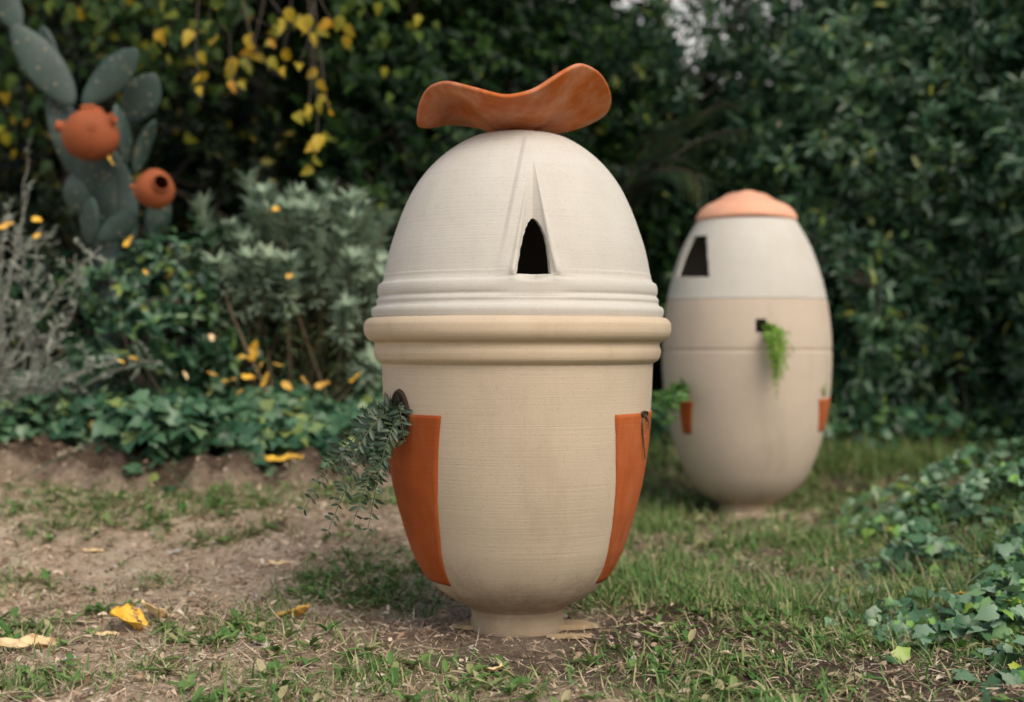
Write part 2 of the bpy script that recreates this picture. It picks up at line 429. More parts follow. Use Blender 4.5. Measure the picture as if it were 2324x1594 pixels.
def radial_cutter(pot, outline, f0=.45, f1=1.4):
    """closed prism through the wall; outline of (a,z), inside verts relative to the pot axis"""
    bm = bmesh.new(); inn = []; out = []
    for a, z in outline:
        r = pot.r(z)
        inn.append(bm.verts.new((r * f0 * math.sin(a), -r * f0 * math.cos(a), z)))
        out.append(bm.verts.new((r * f1 * math.sin(a), -r * f1 * math.cos(a), z)))
    n = len(inn)
    for k in range(n): bm.faces.new((inn[k], inn[(k + 1) % n], out[(k + 1) % n], out[k]))
    bm.faces.new(inn[::-1]); bm.faces.new(out)
    bmesh.ops.recalc_face_normals(bm, faces=bm.faces)
    me = bpy.data.meshes.new('cutter'); bm.to_mesh(me); bm.free()
    o = bpy.data.objects.new('cutter', me); COL.objects.link(o); return o
def cut(o, cutters):
    keep = o.parent; o.parent = None; loc = o.location.copy(); o.location = (0, 0, 0)
    bm = bmesh.new(); bm.from_mesh(o.data); bmesh.ops.recalc_face_normals(bm, faces=bm.faces); bm.to_mesh(o.data); bm.free()
    for c in cutters:
        m = o.modifiers.new('cut', 'BOOLEAN'); m.object = c; m.operation = 'DIFFERENCE'; m.solver = 'EXACT'
    bpy.context.view_layer.update()
    ev = o.evaluated_get(bpy.context.evaluated_depsgraph_get())
    me = bpy.data.meshes.new_from_object(ev)
    o.modifiers.clear(); old = o.data; me.name = old.name; o.data = me
    bpy.data.meshes.remove(old)
    for c in cutters: bpy.data.objects.remove(c, do_unlink=True)
    o.parent = keep; o.location = loc
    me.polygons.foreach_set('use_smooth', np.ones(len(me.polygons), bool)); 
    try: me.set_sharp_from_angle(angle=R(38))
    except Exception: pass
    return o
def local(V, F, name, mat, parent):
    """mesh whose vertices are already relative to its parent"""
    return mesh_np(name, np.asarray(V) + np.array(parent.location), F, mat, parent)

# ------------------------------------------------------------------ the near egg sculpture
S1 = POT[1] / FPX
body_tab = [(826, 306), (880, 304), (933, 301), (1000, 295), (1050, 288), (1100, 279), (1150, 267), (1200, 252), (1238, 240), (1270, 226),
            (1296, 211), (1315, 196), (1330, 181), (1345, 160), (1358, 138), (1368, 119), (1376, 108)]
dome_tab = [(722, 326), (640, 305), (626, 300), (575, 290), (523, 274), (475, 256), (431, 234), (383, 198), (339, 147), (313, 98), (303, 50), (300, 0.0)]
pot = thing('egg_sculpture', 'tall sand coloured clay egg with dark arched opening and wavy orange dish on top', 'clay sculpture', (POT[0], POT[1], 0))
PB = Pot(POT, body_tab); PD = Pot(POT, dome_tab)
zz = lambda y: CAMZ - (y - HOR) * S1
# jar body
prof = smooth_prof([(hw * S1, zz(y)) for y, hw in body_tab[::-1]], 90)
V, F = lathe(prof, 240); local(V, F, 'jar_body', M_BODY, pot)
# foot
prof = smooth_prof([(.90 * 105 * S1, -.03), (106 * S1, zz(1428)), (105 * S1, zz(1405)), (104 * S1, zz(1388)), (108 * S1, zz(1376))], 16)
V, F = lathe(prof, 120); local(V, F, 'foot', M_FOOT, pot)
# rim mouldings
rp = [(306, 826), (309, 823), (314, 820), (320, 814), (323, 806), (324, 796), (322, 788), (321, 782), (324, 777), (333, 773), (341, 766), (346, 756),
      (347, 746), (346, 736), (341, 728), (335, 723.5), (327, 722)]
prof = smooth_prof([(a * S1, zz(y)) for a, y in rp], 90)
V, F = lathe(prof, 240); local(V, F, 'rim_moulding', M_RIM, pot)
# dome with ring steps, overlapped clay sheet and pointed niche
rp = [(327, 722), (329, 716), (330, 706), (327, 700), (321, 697), (318, 692), (319, 684), (317, 680), (314, 676), (316, 668), (316, 656), (313, 648), (306, 643), (302.5, 636), (301, 626)]
ring_prof = smooth_prof([(a * S1, zz(y)) for a, y in rp], 64)
dp = smooth_prof([(hw * S1, zz(y)) for y, hw in dome_tab[2:]], 150)
prof = np.concatenate([ring_prof[:-1], dp]); prof[-1, 0] = 0.0008
az = np.concatenate([np.linspace(-math.pi, R(-26), 110, endpoint=False), np.linspace(R(-26), R(34), 240, endpoint=False), np.linspace(R(34), math.pi, 110, endpoint=False)])
Vo, Fo = lathe(prof, az=az)
Vo = Vo.reshape(len(prof), len(az), 3)
A, Zg = np.meshgrid(az, prof[:, 1]); Rg = np.broadcast_to(prof[:, :1], A.shape)
wx = Vo[..., 0] + POT[0]; wy = Vo[..., 1] + POT[1]
PXg = wx / wy * FPX + CW / 2; PYg = HOR - (Zg - CAMZ) / wy * FPX
front = (np.abs(A) < R(80))
xl = np.interp(PYg, [290, 310, 600, 640], [1192, 1189, 1129, 1120])
s_ = PXg - xl
step = sm(-5, 9, s_) * np.exp(-np.maximum(s_, 0) / 150) * sm(296, 330, PYg) * (1 - sm(470, 640, PYg))
disp = .0058 * step * front
t_ = np.clip((PYg - 362) / (622 - 362), 0, 1)
xc = 1207 + 6 * t_; wl = 1.5 + 44 * t_
q = np.abs(PXg - xc) / wl
ins = np.clip(1 - q, 0, 1) ** .8
below = 1 - sm(610, 640, PYg)
disp = disp - .050 * t_ ** 1.1 * ins * below * front * (PYg > 362)
lip = np.exp(-((q - 1.12) / .16) ** 2) * t_ * below
disp = disp + .006 * lip * front
ap = np.exp(-((PXg - 1211) / 78) ** 4) * sm(560, 632, PYg) * (1 - sm(668, 690, PYg)) * front   # apron smoothing the first ring
ringlvl = 315 * S1 - Rg
disp = disp + ap * np.clip(ringlvl, -.004, .02) * .8
disp = disp + .0022 * (fbm(A * 6 + 20, Zg * 7, 3) - .45)
rad = np.stack([np.sin(A), -np.cos(A), np.zeros_like(A)], -1)
tan = np.gradient(prof, axis=0); tan /= np.linalg.norm(tan, axis=1, keepdims=True) + 1e-9
nr = tan[:, 1][:, None]; nz = -tan[:, 0][:, None]
nrm = rad * nr[..., None]; nrm[..., 2] = np.broadcast_to(nz, A.shape)
fade = sm(0.0, .03, Rg)
Vo = Vo + nrm * (disp * fade)[..., None]
Vi = Vo - nrm * .022 * np.clip(fade + .3, 0, 1)[..., None]
nring = len(ring_prof) + 6
rin = PD.r(Zg[:nring]) - .024 + np.minimum(disp[:nring], 0)
Vi[:nring] = rad[:nring] * rin[..., None]; Vi[:nring, :, 2] = Zg[:nring]
n = len(az); k = len(prof)
k2 = int(np.argmax(prof[:, 0] < .07)) if (prof[:, 0] < .07).any() else k
jj = np.arange(n); jn = (jj + 1) % n
Vi = Vi[:k2]
ca = np.array([[0, 0, prof[-1, 1]]]); cb = np.array([[0, 0, Vi[-1, :, 2].mean()]])
Vall = np.concatenate([Vo.reshape(-1, 3), Vi.reshape(-1, 3), ca, cb])
Fi = Fo[0][:(k2 - 1) * n][:, ::-1] + n * k
tot_ = n * (k + k2)
bot = np.stack([jj + n * k, jn + n * k, jn, jj], -1)
capo = np.stack([(k - 1) * n + jj, (k - 1) * n + jn, np.full(n, tot_)], -1)
capi = np.stack([n * k + (k2 - 1) * n + jn, n * k + (k2 - 1) * n + jj, np.full(n, tot_ + 1)], -1)
dome = local(Vall, [np.concatenate([Fo[0], Fi, bot]), np.concatenate([capo, capi])], 'dome', M_DOME, pot)
arch_px = [(1171, 622), (1175, 596), (1180, 565), (1186, 538), (1192, 518), (1198, 505), (1205, 496), (1211, 494), (1218, 499), (1225, 508), (1233, 524), (1240, 546), (1245, 575), (1248, 600), (1250, 622)]
cut(dome, [radial_cutter(PD, [PD.az(*p) for p in arch_px], .5, 1.5)])

# terracotta panels
def panel(P, edge_px, a_out, ytop, ybot, name, mat, parent, off=.003, na=36, nz_=50):
    zt, zb = P.z(ytop), P.z(ybot)
    es = sorted([P.az(*p)[::-1] for p in edge_px])
    z = np.linspace(zb, zt, nz_)
    ai = np.interp(z, [e[0] for e in es], [e[1] for e in es])
    ai = ai + np.sign(a_out) * .022 * (fbm(z * 14 + a_out, z * 3 + 1, 3) - .45)
    V = []
    for zi, a0 in zip(z, ai):
        aa = np.linspace(a0, a_out, na); r = P.r(zi) + off
        V.append(np.stack([r * np.sin(aa), -r * np.cos(aa), np.full(na, zi)], -1))
    V = np.array(V).reshape(-1, 3)
    i, j = np.meshgrid(np.arange(nz_ - 1), np.arange(na - 1), indexing='ij')
    F = np.stack([i * na + j, i * na + j + 1, (i + 1) * na + j + 1, (i + 1) * na + j], -1).reshape(-1, 4)
    if a_out < ai[0]: F = F[:, ::-1]
    o = local(V, [F], name, mat, parent)
    m = o.modifiers.new('thick', 'SOLIDIFY'); m.thickness = .012; m.offset = -1
    return o
zrow = lambda P, y: P.z(y)
panel(PB, [(1003, 932), (994, 1050), (997, 1200), (1021, 1325)], R(-118), 931, 1306, 'terracotta_panel', M_TERRA, pot)
panel(PB, [(1395, 931), (1397, 1050), (1390, 1180), (1350, 1325)], R(118), 931, 1306, 'terracotta_panel', M_TERRA, pot)

# wavy dish
def wavy_dish():
    pts = sorted([(-180, 52), (-168, 140), (-152, 245), (-135, 268), (-115, 205), (-95, 135), (-78, 175), (-62, 300), (-48, 385), (-30, 350), (-12, 262), (8, 180), (30, 140), (60, 130), (90, 130), (120, 140), (148, 128), (166, 70), (180, 52)])
    ang = np.array([p[0] for p in pts], float); hh = np.array([p[1] for p in pts], float) * .3417 * S1
    na, nr_ = 180, 40
    a = np.linspace(-180, 180, na, endpoint=False)
    ext_a = np.concatenate([ang[:-1] - 360, ang[:-1], ang + 360]); ext_h = np.concatenate([hh[:-1], hh[:-1], hh])
    ho = np.interp(a, ext_a, ext_h)
    ker = np.exp(-np.linspace(-2, 2, 13) ** 2); ker /= ker.sum()
    ho = np.convolve(np.concatenate([ho[-12:], ho, ho[:12]]), ker, 'same')[12:-12]
    Rr = (212 + 8 * np.cos(np.radians(a) * 2)) * S1
    rr = np.linspace(0.02, 1, nr_)
    V = []
    for r in rr:
        wav = r ** 1.9
        h = ho * wav + .006 * (1 - r) + .034 * np.cos(np.radians(a) * 5 + 1.2) * r ** 1.5 * (1 - r) ** .8 + .056 * np.exp(-((np.abs(a) - 180) / 42) ** 2) * math.exp(-((r - .58) / .24) ** 2)
        V.append(np.stack([Rr * r * np.cos(np.radians(a)), Rr * r * np.sin(np.radians(a)), h], -1))
    V = np.array(V)
    n = na; i, j = np.meshgrid(np.arange(nr_ - 1), np.arange(n), indexing='ij'); jn = (j + 1) % n
    F = np.stack([i * n + j, (i + 1) * n + j, (i + 1) * n + jn, i * n + jn], -1).reshape(-1, 4)
    V = V.reshape(-1, 3); c = len(V)
    V = np.concatenate([V, [[0, 0, .006]]])
    F3 = np.stack([np.arange(n), (np.arange(n) + 1) % n, np.full(n, c)], -1)[:, ::-1]
    V = V + np.array([-.010, 0, zz(303)])
    o = local(V, [F, F3[:, ::-1]], 'dish', M_DISH, pot)
    m = o.modifiers.new('thick', 'SOLIDIFY'); m.thickness = .014; m.offset = 0
    b = o.modifiers.new('soft', 'BEVEL'); b.width = .005; b.segments = 2; b.limit_method = 'ANGLE'; b.angle_limit = R(50)
    s = o.modifiers.new('sub', 'SUBSURF'); s.levels = 1; s.render_levels = 1
    return o
wavy_dish()
V, F = lathe(smooth_prof([(.055, zz(310)), (.05, zz(304)), (.05, zz(299)), (.07, zz(296))], 10), 60)
local(V, F, 'dish_base', M_DISH, pot)
# planting holes not cut: raised rim and dark disc painting the shade inside
def hole(P, px, py, w, h, parent, name='hole_shade_disc'):
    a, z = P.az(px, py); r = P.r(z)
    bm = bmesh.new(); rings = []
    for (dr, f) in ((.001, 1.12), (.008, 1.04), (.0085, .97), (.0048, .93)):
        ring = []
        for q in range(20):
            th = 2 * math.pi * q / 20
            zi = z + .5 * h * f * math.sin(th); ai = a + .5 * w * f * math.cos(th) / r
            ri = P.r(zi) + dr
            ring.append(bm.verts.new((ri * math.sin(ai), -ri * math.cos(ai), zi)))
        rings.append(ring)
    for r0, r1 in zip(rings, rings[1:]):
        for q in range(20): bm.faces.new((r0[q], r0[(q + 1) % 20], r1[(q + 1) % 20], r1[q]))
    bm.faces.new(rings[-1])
    me = bpy.data.meshes.new(name); bm.to_mesh(me); bm.free(); me.materials.append(M_HOLE_SHADE)
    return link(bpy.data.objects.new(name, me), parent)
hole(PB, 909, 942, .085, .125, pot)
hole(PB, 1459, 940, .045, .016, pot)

# ------------------------------------------------------------------ the far egg sculpture
S2 = EGG[1] / FPX
egg_tab = [(503, 111), (530, 127), (560, 142.5), (620, 164), (682, 179), (740, 187), (800, 190), (850, 189), (900, 185), (950, 177), (1000, 166), (1050, 149), (1090, 128), (1113, 108), (1131, 83), (1141, 65)]
PE = Pot(EGG, egg_tab)
ze = lambda y: CAMZ - (y - HOR) * S2
egg = thing('egg_sculpture', 'smooth two tone clay egg with pink terracotta cap standing further back in the grass', 'clay sculpture', (EGG[0], EGG[1], 0))
def shell(prof, th, name, mat, parent, seg=220):
    """closed-section lathe wall"""
    prof = np.asarray(prof); tan = np.gradient(prof, axis=0); tan /= np.linalg.norm(tan, axis=1, keepdims=True)
    inner = prof - np.stack([tan[:, 1], -tan[:, 0]], 1) * th
    inner[:, 1] = np.clip(inner[:, 1], prof[:, 1].min(), prof[:, 1].max())
    loop = np.concatenate([prof, inner[::-1], prof[:1]])
    V, F = lathe(loop[:-1], seg); n = seg; k = len(loop) - 1
    jj = np.arange(n); jn = (jj + 1) % n
    close = np.stack([(k - 1) * n + jj, (k - 1) * n + jn, jn, jj], -1)
    return local(V, [np.concatenate([F[0], close])], name, mat, parent)
full = smooth_prof([(hw * S2, ze(y)) for y, hw in egg_tab[::-1]], 140)
zs_ = ze(681)
low = full[full[:, 1] < zs_ - .002]; low = np.concatenate([low, [[PE.r(zs_), zs_ - .0015]]])
up = full[full[:, 1] > zs_ + .002]; up = np.concatenate([[[PE.r(zs_) + .001, zs_ + .0015]], up])
# faint joint groove round the belly
gz_ = ze(794); low[:, 0] -= .004 * np.exp(-((low[:, 1] - gz_) / .006) ** 2)
ex = np.linspace(gz_ - .015, gz_ + .015, 13)
low = np.array(sorted([tuple(p) for p in low] + [(PE.r(z) - .005 * math.exp(-((z - gz_) / .005) ** 2), z) for z in ex], key=lambda p: p[1]))
jar2 = shell(low, .022, 'jar_body', M_EGG, egg)
top2 = shell(up, .012, 'dome', M_DOME, egg)
op = [PE.az(*p) for p in [(1537, 629), (1574, 629), (1610, 629), (1608, 600), (1606, 565), (1605, 535), (1590, 535), (1574, 537), (1560, 565), (1548, 595)]]
cut(top2, [radial_cutter(PE, op, .7, 1.3)])
sq = [PE.az(*p) for p in [(1714, 754), (1739, 754), (1739, 724), (1714, 724)]]
lf = [PE.az(*p) for p in [(1536, 905), (1556, 905), (1554, 878), (1542, 878)]]
cut(jar2, [radial_cutter(PE, sq, .7, 1.3), radial_cutter(PE, lf, .7, 1.3)])
V, F = lathe(smooth_prof([(58 * S2, -.03), (63 * S2, ze(1172)), (61 * S2, ze(1160)), (60 * S2, ze(1149)), (65 * S2, ze(1141))], 12), 90)
local(V, F, 'foot', M_SLAB2, egg)
panel(PE, [(1573, 907), (1569, 978)], R(-62), 907, 979, 'terracotta_panel', M_TERRA, egg, .004, 14, 14)
panel(PE, [(1857, 902), (1856, 972)], R(95), 902, 973, 'terracotta_panel', M_TERRA, egg, .004, 14, 14)
# cap: flared turned-down dish with a low rounded crown
cp = smooth_prof([(110 * S2, ze(502)), (113 * S2, ze(500)), (114 * S2, ze(496)), (111 * S2, ze(488)), (101 * S2, ze(474)), (86 * S2, ze(463)), (70 * S2, ze(456)), (58 * S2, ze(450)), (46 * S2, ze(442.5)), (33 * S2, ze(438.5)), (18 * S2, ze(437)), (8 * S2, ze(436.6)), (.001, ze(436.5))], 44)
V, F = lathe(cp, 120)
th = np.arctan2(V[:, 0], -V[:, 1]); rr = np.hypot(V[:, 0], V[:, 1]) / (117 * S2)
V[:, 2] += .006 * np.sin(rr * math.pi) * np.cos(3 * th + .3) * (rr < 1) + .004 * rr * np.cos(2 * th)
local(V, F, 'cap', M_CAP, egg)

# flat supports under the feet
def slab(name, label, cx, cy, pts, h, mat, z0, group=None):
    bm = bmesh.new(); n = len(pts)
    lo = [bm.verts.new((p[0], p[1], 0)) for p in pts]; hi = [bm.verts.new((p[0] * .97, p[1] * .97, h + random.uniform(-.002, .002))) for p in pts]
    for k_ in range(n): bm.faces.new((lo[k_], lo[(k_ + 1) % n], hi[(k_ + 1) % n], hi[k_]))
    bm.faces.new(hi); bm.faces.new(lo[::-1])
    bmesh.ops.bevel(bm, geom=[e for e in bm.edges if abs(e.verts[0].co.z - e.verts[1].co.z) < .01 and e.verts[0].co.z > h * .5], offset=.0015, segments=2, affect='EDGES')
    me = bpy.data.meshes.new(name); bm.to_mesh(me); bm.free(); me.materials.append(mat)
    o = link(bpy.data.objects.new(name, me)); o.location = (cx, cy, z0)
    return tag(o, label, 'slab', group)
slab('support_slab', 'broken tan slab sticking out left of the near egg foot', POT[0] - .135, 3.99, [(-.05, -.005), (-.028, -.022), (-.01, -.04), (.06, -.04), (.06, .05), (-.015, .035), (-.03, .012)], .011, M_SLAB, .004)
slab('support_slab', 'broken tan slab sticking out right of the near egg foot', POT[0] + .165, 3.98, [(-.05, -.04), (.01, -.032), (.03, -.014), (.062, -.004), (.038, .02), (.03, .045), (-.05, .05)], .014, M_SLAB, .004)
slab('support_slab', 'small tan chip lying in front of the right slab by the near egg foot', POT[0] + .135, 3.85, [(-.06, -.004), (-.03, -.018), (.01, -.022), (.065, -.008), (.04, .012), (-.03, .014)], .008, M_SLAB, .004)
slab('support_slab', 'pale flat slab under the foot of the far egg', EGG[0] + .02, EGG[1] - .10, [(-.14, -.07), (.10, -.085), (.18, -.03), (.15, .06), (-.12, .07)], .018, M_SLAB2, .0)

# ------------------------------------------------------------------ trees and hedges
def lump(D, seed):
    s = np.zeros(len(D)); r_ = np.random.default_rng(seed)
    for f in (2, 3.5, 5.5, 9):
        for _ in range(3):
            k_ = r_.normal(size=3) * f; s += np.sin(D @ k_ + r_.uniform(0, 6)) / f
    return s
def tree(name, label, cat, c, rad, n_cl, T, L, asp, mat, seed, per=11, group=None, spread=.9, face=3.0, lumps=.22, inner=.55, droop=0.0, flowers=0):
    """crown of leafy shoots through an uneven volume, tapered trunk with limbs"""
    global rng
    rng = np.random.default_rng(seed)
    c = np.array(c, float); rad = np.array(rad, float)
    gz0 = float(height(c[0], c[1], False))
    t = thing(name, label, cat, (c[0], c[1], gz0), group)
    D = rnd_dirs(n_cl * 5)
    keep = rng.random(len(D)) < np.where(D[:, 1] < .15, 1.0, 1 / face)
    D = D[keep][:n_cl]
    q = 1 - (1 - inner) * rng.random(len(D)) ** 1.5
    C0 = c + D * rad * (1 + lumps * lump(D, seed))[:, None] * q[:, None]
    ok = C0[:, 2] > height(C0[:, 0], C0[:, 1], False) + .04
    C0, D = C0[ok], D[ok]
    ax = unit(D * np.array([1, 1, .6]) + np.array([0, -.15, .55 - droop]) + .55 * rng.normal(size=D.shape))
    m = len(C0)
    P = np.repeat(C0, per, 0); AX = np.repeat(ax, per, 0)
    s_ = rng.random(len(P))
    side = unit(np.cross(AX, rng.normal(size=AX.shape)))
    X = unit(AX * (1 - spread * .75 + .5 * (s_[:, None] - .5)) + side * spread)
    P = P + AX * (s_[:, None] - .7) * L * 1.3 + rng.normal(size=P.shape) * L * .12
    Zn = unit(AX - X * np.sum(AX * X, 1, keepdims=True) + .35 * rng.normal(size=X.shape))
    Ls = L * rng.uniform(.6, 1.2, len(P))
    V, F = leaves(T, P, X, Zn, Ls, Ls * asp * rng.uniform(.8, 1.2, len(P)), rng.uniform(-.05, .35, len(P)))
    mesh_np('crown', V, F, mat, t)
    if flowers:
        pk = rng.choice(m, flowers); fp = np.repeat(C0[pk] + ax[pk] * L * .9, 6, 0)
        V, F = leaves(T_OVATE, fp, rnd_dirs(len(fp)) + np.array([0, -.4, .4]), rnd_dirs(len(fp)), .028, .022)
        mesh_np('blossom', V, F, L_FLOWER, t)
    acc = Acc()
    base = np.array([c[0], c[1], gz0 - .05]); topz = c[2] + rad[2] * .25
    tr = bez(base, base + np.array([rng.normal() * .1, rng.normal() * .1, (topz - gz0) * .5]), np.array([c[0] + rng.normal() * .15, c[1] + rng.normal() * .1, topz]), 9)
    r0 = .035 + .03 * rad[2]
    acc.add(*tube(tr, np.linspace(r0, r0 * .35, 9), 9))
    limb = [tr]
    for k_ in range(22):
        u = rng.uniform(.15, 1); st = tr[int(u * 8)]
        e = C0[rng.integers(m)]
        mid = (st + e) / 2 + np.array([0, 0, .15]) + rng.normal(size=3) * .08
        lb_ = bez(st, mid, e, 8); limb.append(lb_[3:])
        acc.add(*tube(lb_, np.linspace(r0 * .32, .006, 8), 6))
    limb_p = np.concatenate(limb)
    for k_ in rng.choice(m, min(m, 160), replace=False):
        e = C0[k_]; st = limb_p[np.argmin(((limb_p - e) ** 2).sum(1))]
        acc.add(*tube(bez(st, (st + e) / 2 + rng.normal(size=3) * .03, e, 4), np.linspace(.006, .003, 4), 4))
    acc.build('trunk', W_BARK, t)
    return t

tree('evergreen_shrub', 'dense glossy shrub with leaf whorls behind the far egg, right of its cap', 'shrub', (2.40, 9.0, 1.72), (1.25, .95, 1.95), 3900, T_LANCE, .096, .30, L_PITT, 11, 12, 'evergreen shrubs along the back', flowers=14, lumps=.30)
tree('evergreen_shrub', 'dense glossy shrub with leaf whorls at the right edge of the photo', 'shrub', (3.55, 8.5, 1.55), (1.15, 1.0, 1.95), 3300, T_LANCE, .094, .30, L_PITT, 12, 12, 'evergreen shrubs along the back', lumps=.30)
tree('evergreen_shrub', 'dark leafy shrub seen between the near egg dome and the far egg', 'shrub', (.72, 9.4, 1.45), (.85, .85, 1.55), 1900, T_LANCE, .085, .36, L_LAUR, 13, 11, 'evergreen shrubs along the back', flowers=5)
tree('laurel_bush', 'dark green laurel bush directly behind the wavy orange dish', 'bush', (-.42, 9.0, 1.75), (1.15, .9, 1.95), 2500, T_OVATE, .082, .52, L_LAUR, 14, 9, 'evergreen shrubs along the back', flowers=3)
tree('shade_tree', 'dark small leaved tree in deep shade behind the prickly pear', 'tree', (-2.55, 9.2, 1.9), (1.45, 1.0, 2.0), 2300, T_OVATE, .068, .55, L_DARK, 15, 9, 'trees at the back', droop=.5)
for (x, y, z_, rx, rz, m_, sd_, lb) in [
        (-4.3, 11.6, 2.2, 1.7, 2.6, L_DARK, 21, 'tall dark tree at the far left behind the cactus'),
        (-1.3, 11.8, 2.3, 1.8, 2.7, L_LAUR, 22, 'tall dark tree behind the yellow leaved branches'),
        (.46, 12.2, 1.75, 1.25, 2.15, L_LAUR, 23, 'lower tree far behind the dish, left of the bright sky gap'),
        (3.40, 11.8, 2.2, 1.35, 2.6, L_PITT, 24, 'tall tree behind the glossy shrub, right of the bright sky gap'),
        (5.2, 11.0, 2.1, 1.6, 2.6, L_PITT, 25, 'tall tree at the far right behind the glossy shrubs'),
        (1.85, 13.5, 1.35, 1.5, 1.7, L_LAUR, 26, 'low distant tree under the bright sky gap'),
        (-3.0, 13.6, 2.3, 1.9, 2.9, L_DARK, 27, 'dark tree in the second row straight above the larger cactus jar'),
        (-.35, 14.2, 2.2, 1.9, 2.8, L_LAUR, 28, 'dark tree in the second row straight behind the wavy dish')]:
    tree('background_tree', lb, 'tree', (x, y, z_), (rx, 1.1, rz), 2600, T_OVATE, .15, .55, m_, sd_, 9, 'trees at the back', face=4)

# yellowing tree whose branches hang in from above
def yellow_tree():
    global rng
    rng = np.random.default_rng(31)
    base = np.array([-1.75, 10.3, float(height(-1.75, 10.3, False)) - .05])
    t = thing('mulberry_tree', 'tree with yellowing leaves on branches hanging in from the top left', 'tree', tuple(base))
    acc = Acc(); g = Acc(); y_ = Acc()
    fork = base + np.array([.1, -.2, 3.4])
    acc.add(*tube(bez(base, base + np.array([-.15, 0, 1.5]), fork, 10), np.linspace(.11, .07, 10), 9))
    tips = []
    spec = [((470, 190), 7.0), ((545, 215), 7.0), ((650, 180), 6.8), ((700, 240), 6.8), ((745, 245), 6.8), ((715, 340), 6.8), ((690, 60), 6.6), ((760, 50), 6.6),
            ((620, 60), 7.2), ((580, 110), 7.2), ((470, 60), 7.4), ((400, 50), 7.5), ((520, 20), 7.0), ((680, 140), 6.8), ((350, 110), 7.6), ((250, 60), 7.8), ((120, 40), 8.0), ((60, 130), 8.0), ((560, 150), 7.3), ((430, 130), 7.4), ((810, 10), 6.9), ((310, 20), 7.7), ((30, 260), 8.1), ((380, 180), 7.8), ((860, 60), 7.6), ((640, 110), 7.4), ((200, 10), 7.8), ((500, 90), 7.3)]
    for (p, d) in spec:
        e = at(p[0], p[1], d); st = fork + np.array([rng.normal() * .3, rng.normal() * .3 - .3, rng.uniform(.1, .7)])
        st = np.array([.5 * st[0] + .5 * e[0], .6 * st[1] + .4 * e[1], max(st[2], e[2] + .35)])
        acc.add(*tube(bez(fork, (fork + st) / 2 + np.array([0, 0, .2]), st, 6), np.linspace(.035, .012, 6), 6))
        c_ = bez(st, e + np.array([rng.normal() * .25, rng.uniform(.1, .35), rng.uniform(.12, .35)]), e, 41)
        acc.add(*tube(c_, np.linspace(.006, .002, 41), 5))
        tips.append((c_, p))
    for c_, p in tips:
        gold = 455 < p[0] < 800 and p[1] > 20
        k_ = rng.integers(3, 7) if gold else rng.integers(26, 40)
        idx = np.clip(40.9 - rng.exponential(2.6 if gold else 5.0, k_), 0, 40).astype(int)
        P = c_[idx] + rng.normal(size=(k_, 3)) * (.03 if gold else .13)
        X = unit(np.stack([rng.normal(size=k_) * .6, rng.normal(size=k_) * .5 - .1, -rng.uniform(.3, 1.1, k_)], -1))
        Zn = unit(np.stack([rng.normal(size=k_) * .6, -np.ones(k_), rng.uniform(-.2, .8, k_)], -1))
        Ls = rng.uniform(.055, .10, k_)
        (y_ if gold else g).add(*leaves(T_OVATE, P, X, Zn, Ls, Ls * .72, rng.uniform(0, .4, k_)))
    # the crown above
    n_ = 2100
    D = rnd_dirs(n_); C0 = np.array([-1.6, 8.7, 4.0]) + D * np.array([2.1, 1.5, .8]) * (rng.random((n_, 1)) ** .4)
    C0 = C0[C0[:, 2] > .795 + .255 * C0[:, 1]]
    P = np.repeat(C0, 6, 0) + rng.normal(size=(len(C0) * 6, 3)) * .09
    X = unit(rng.normal(size=P.shape) + np.array([0, 0, -.6])); Zn = unit(rng.normal(size=P.shape) * .6 + np.array([0, 0, 1]))
    Ls = rng.uniform(.07, .12, len(P))
    g.add(*leaves(T_OVATE, P, X, Zn, Ls, Ls * .70, rng.uniform(0, .4, len(P))))
    for k_ in rng.choice(len(C0), 40, replace=False):
        acc.add(*tube(bez(fork, (fork + C0[k_]) / 2 + np.array([0, 0, .25]), C0[k_], 7), np.linspace(.03, .006, 7), 5))
    acc.build('trunk', W_BARK, t); g.build('crown', L_MULB, t); y_.build('golden_foliage', L_GOLD, t)
yellow_tree()

c_ = at(345, 740, 6.75)
tree('leafy_bush', 'low dark leafy bush between the prickly pear and the grey shrub', 'bush', tuple(c_), (.50, .35, .40), 420, T_OVATE, .062, .55, L_PITT, 33, 9, None, lumps=.3)
# palm fronds in the dark gap
def palm():
    global rng
    rng = np.random.default_rng(37)
    b = np.array([.50, 8.35, float(height(.5, 8.35, False))])
    t = thing('palm', 'dark palm with drooping fronds in the gap behind the near egg', 'palm', tuple(b))
    st = Acc(); lf = Acc()
    for k_ in range(6):
        a = rng.uniform(.3, 1.5); ln = rng.uniform(.9, 1.3)
        d = np.array([math.sin(a), -.5 * rng.random() - .1, 0])
        p0 = b + np.array([0, 0, .95]); p2 = p0 + d * ln * .8 + np.array([0, 0, rng.uniform(.5, 1.0)])
        c_ = bez(p0, p0 + d * ln * .3 + np.array([0, 0, ln * .75]), p2, 22)
        st.add(*tube(c_, np.linspace(.010, .003, 22), 5))
        tg = unit(np.gradient(c_, axis=0)); sd_ = unit(np.cross(tg, np.array([0, 0, 1.])))
        for sgn in (-1, 1):
            X = unit(tg + sgn * sd_ * .9 + np.array([0, 0, -.25]))
            lf.add(*leaves(T_SLIM, c_[3:], X[3:], np.cross(X, tg)[3:] + np.array([0, 0, .4]), .30, .018, .3))
    st.add(*tube([b - [0, 0, .05], b + [0, 0, .5], b + [0, 0, .98]], [.10, .09, .07], 10))
    st.build('trunk', W_BARK, t); lf.build('frond', L_PALM, t)
palm()

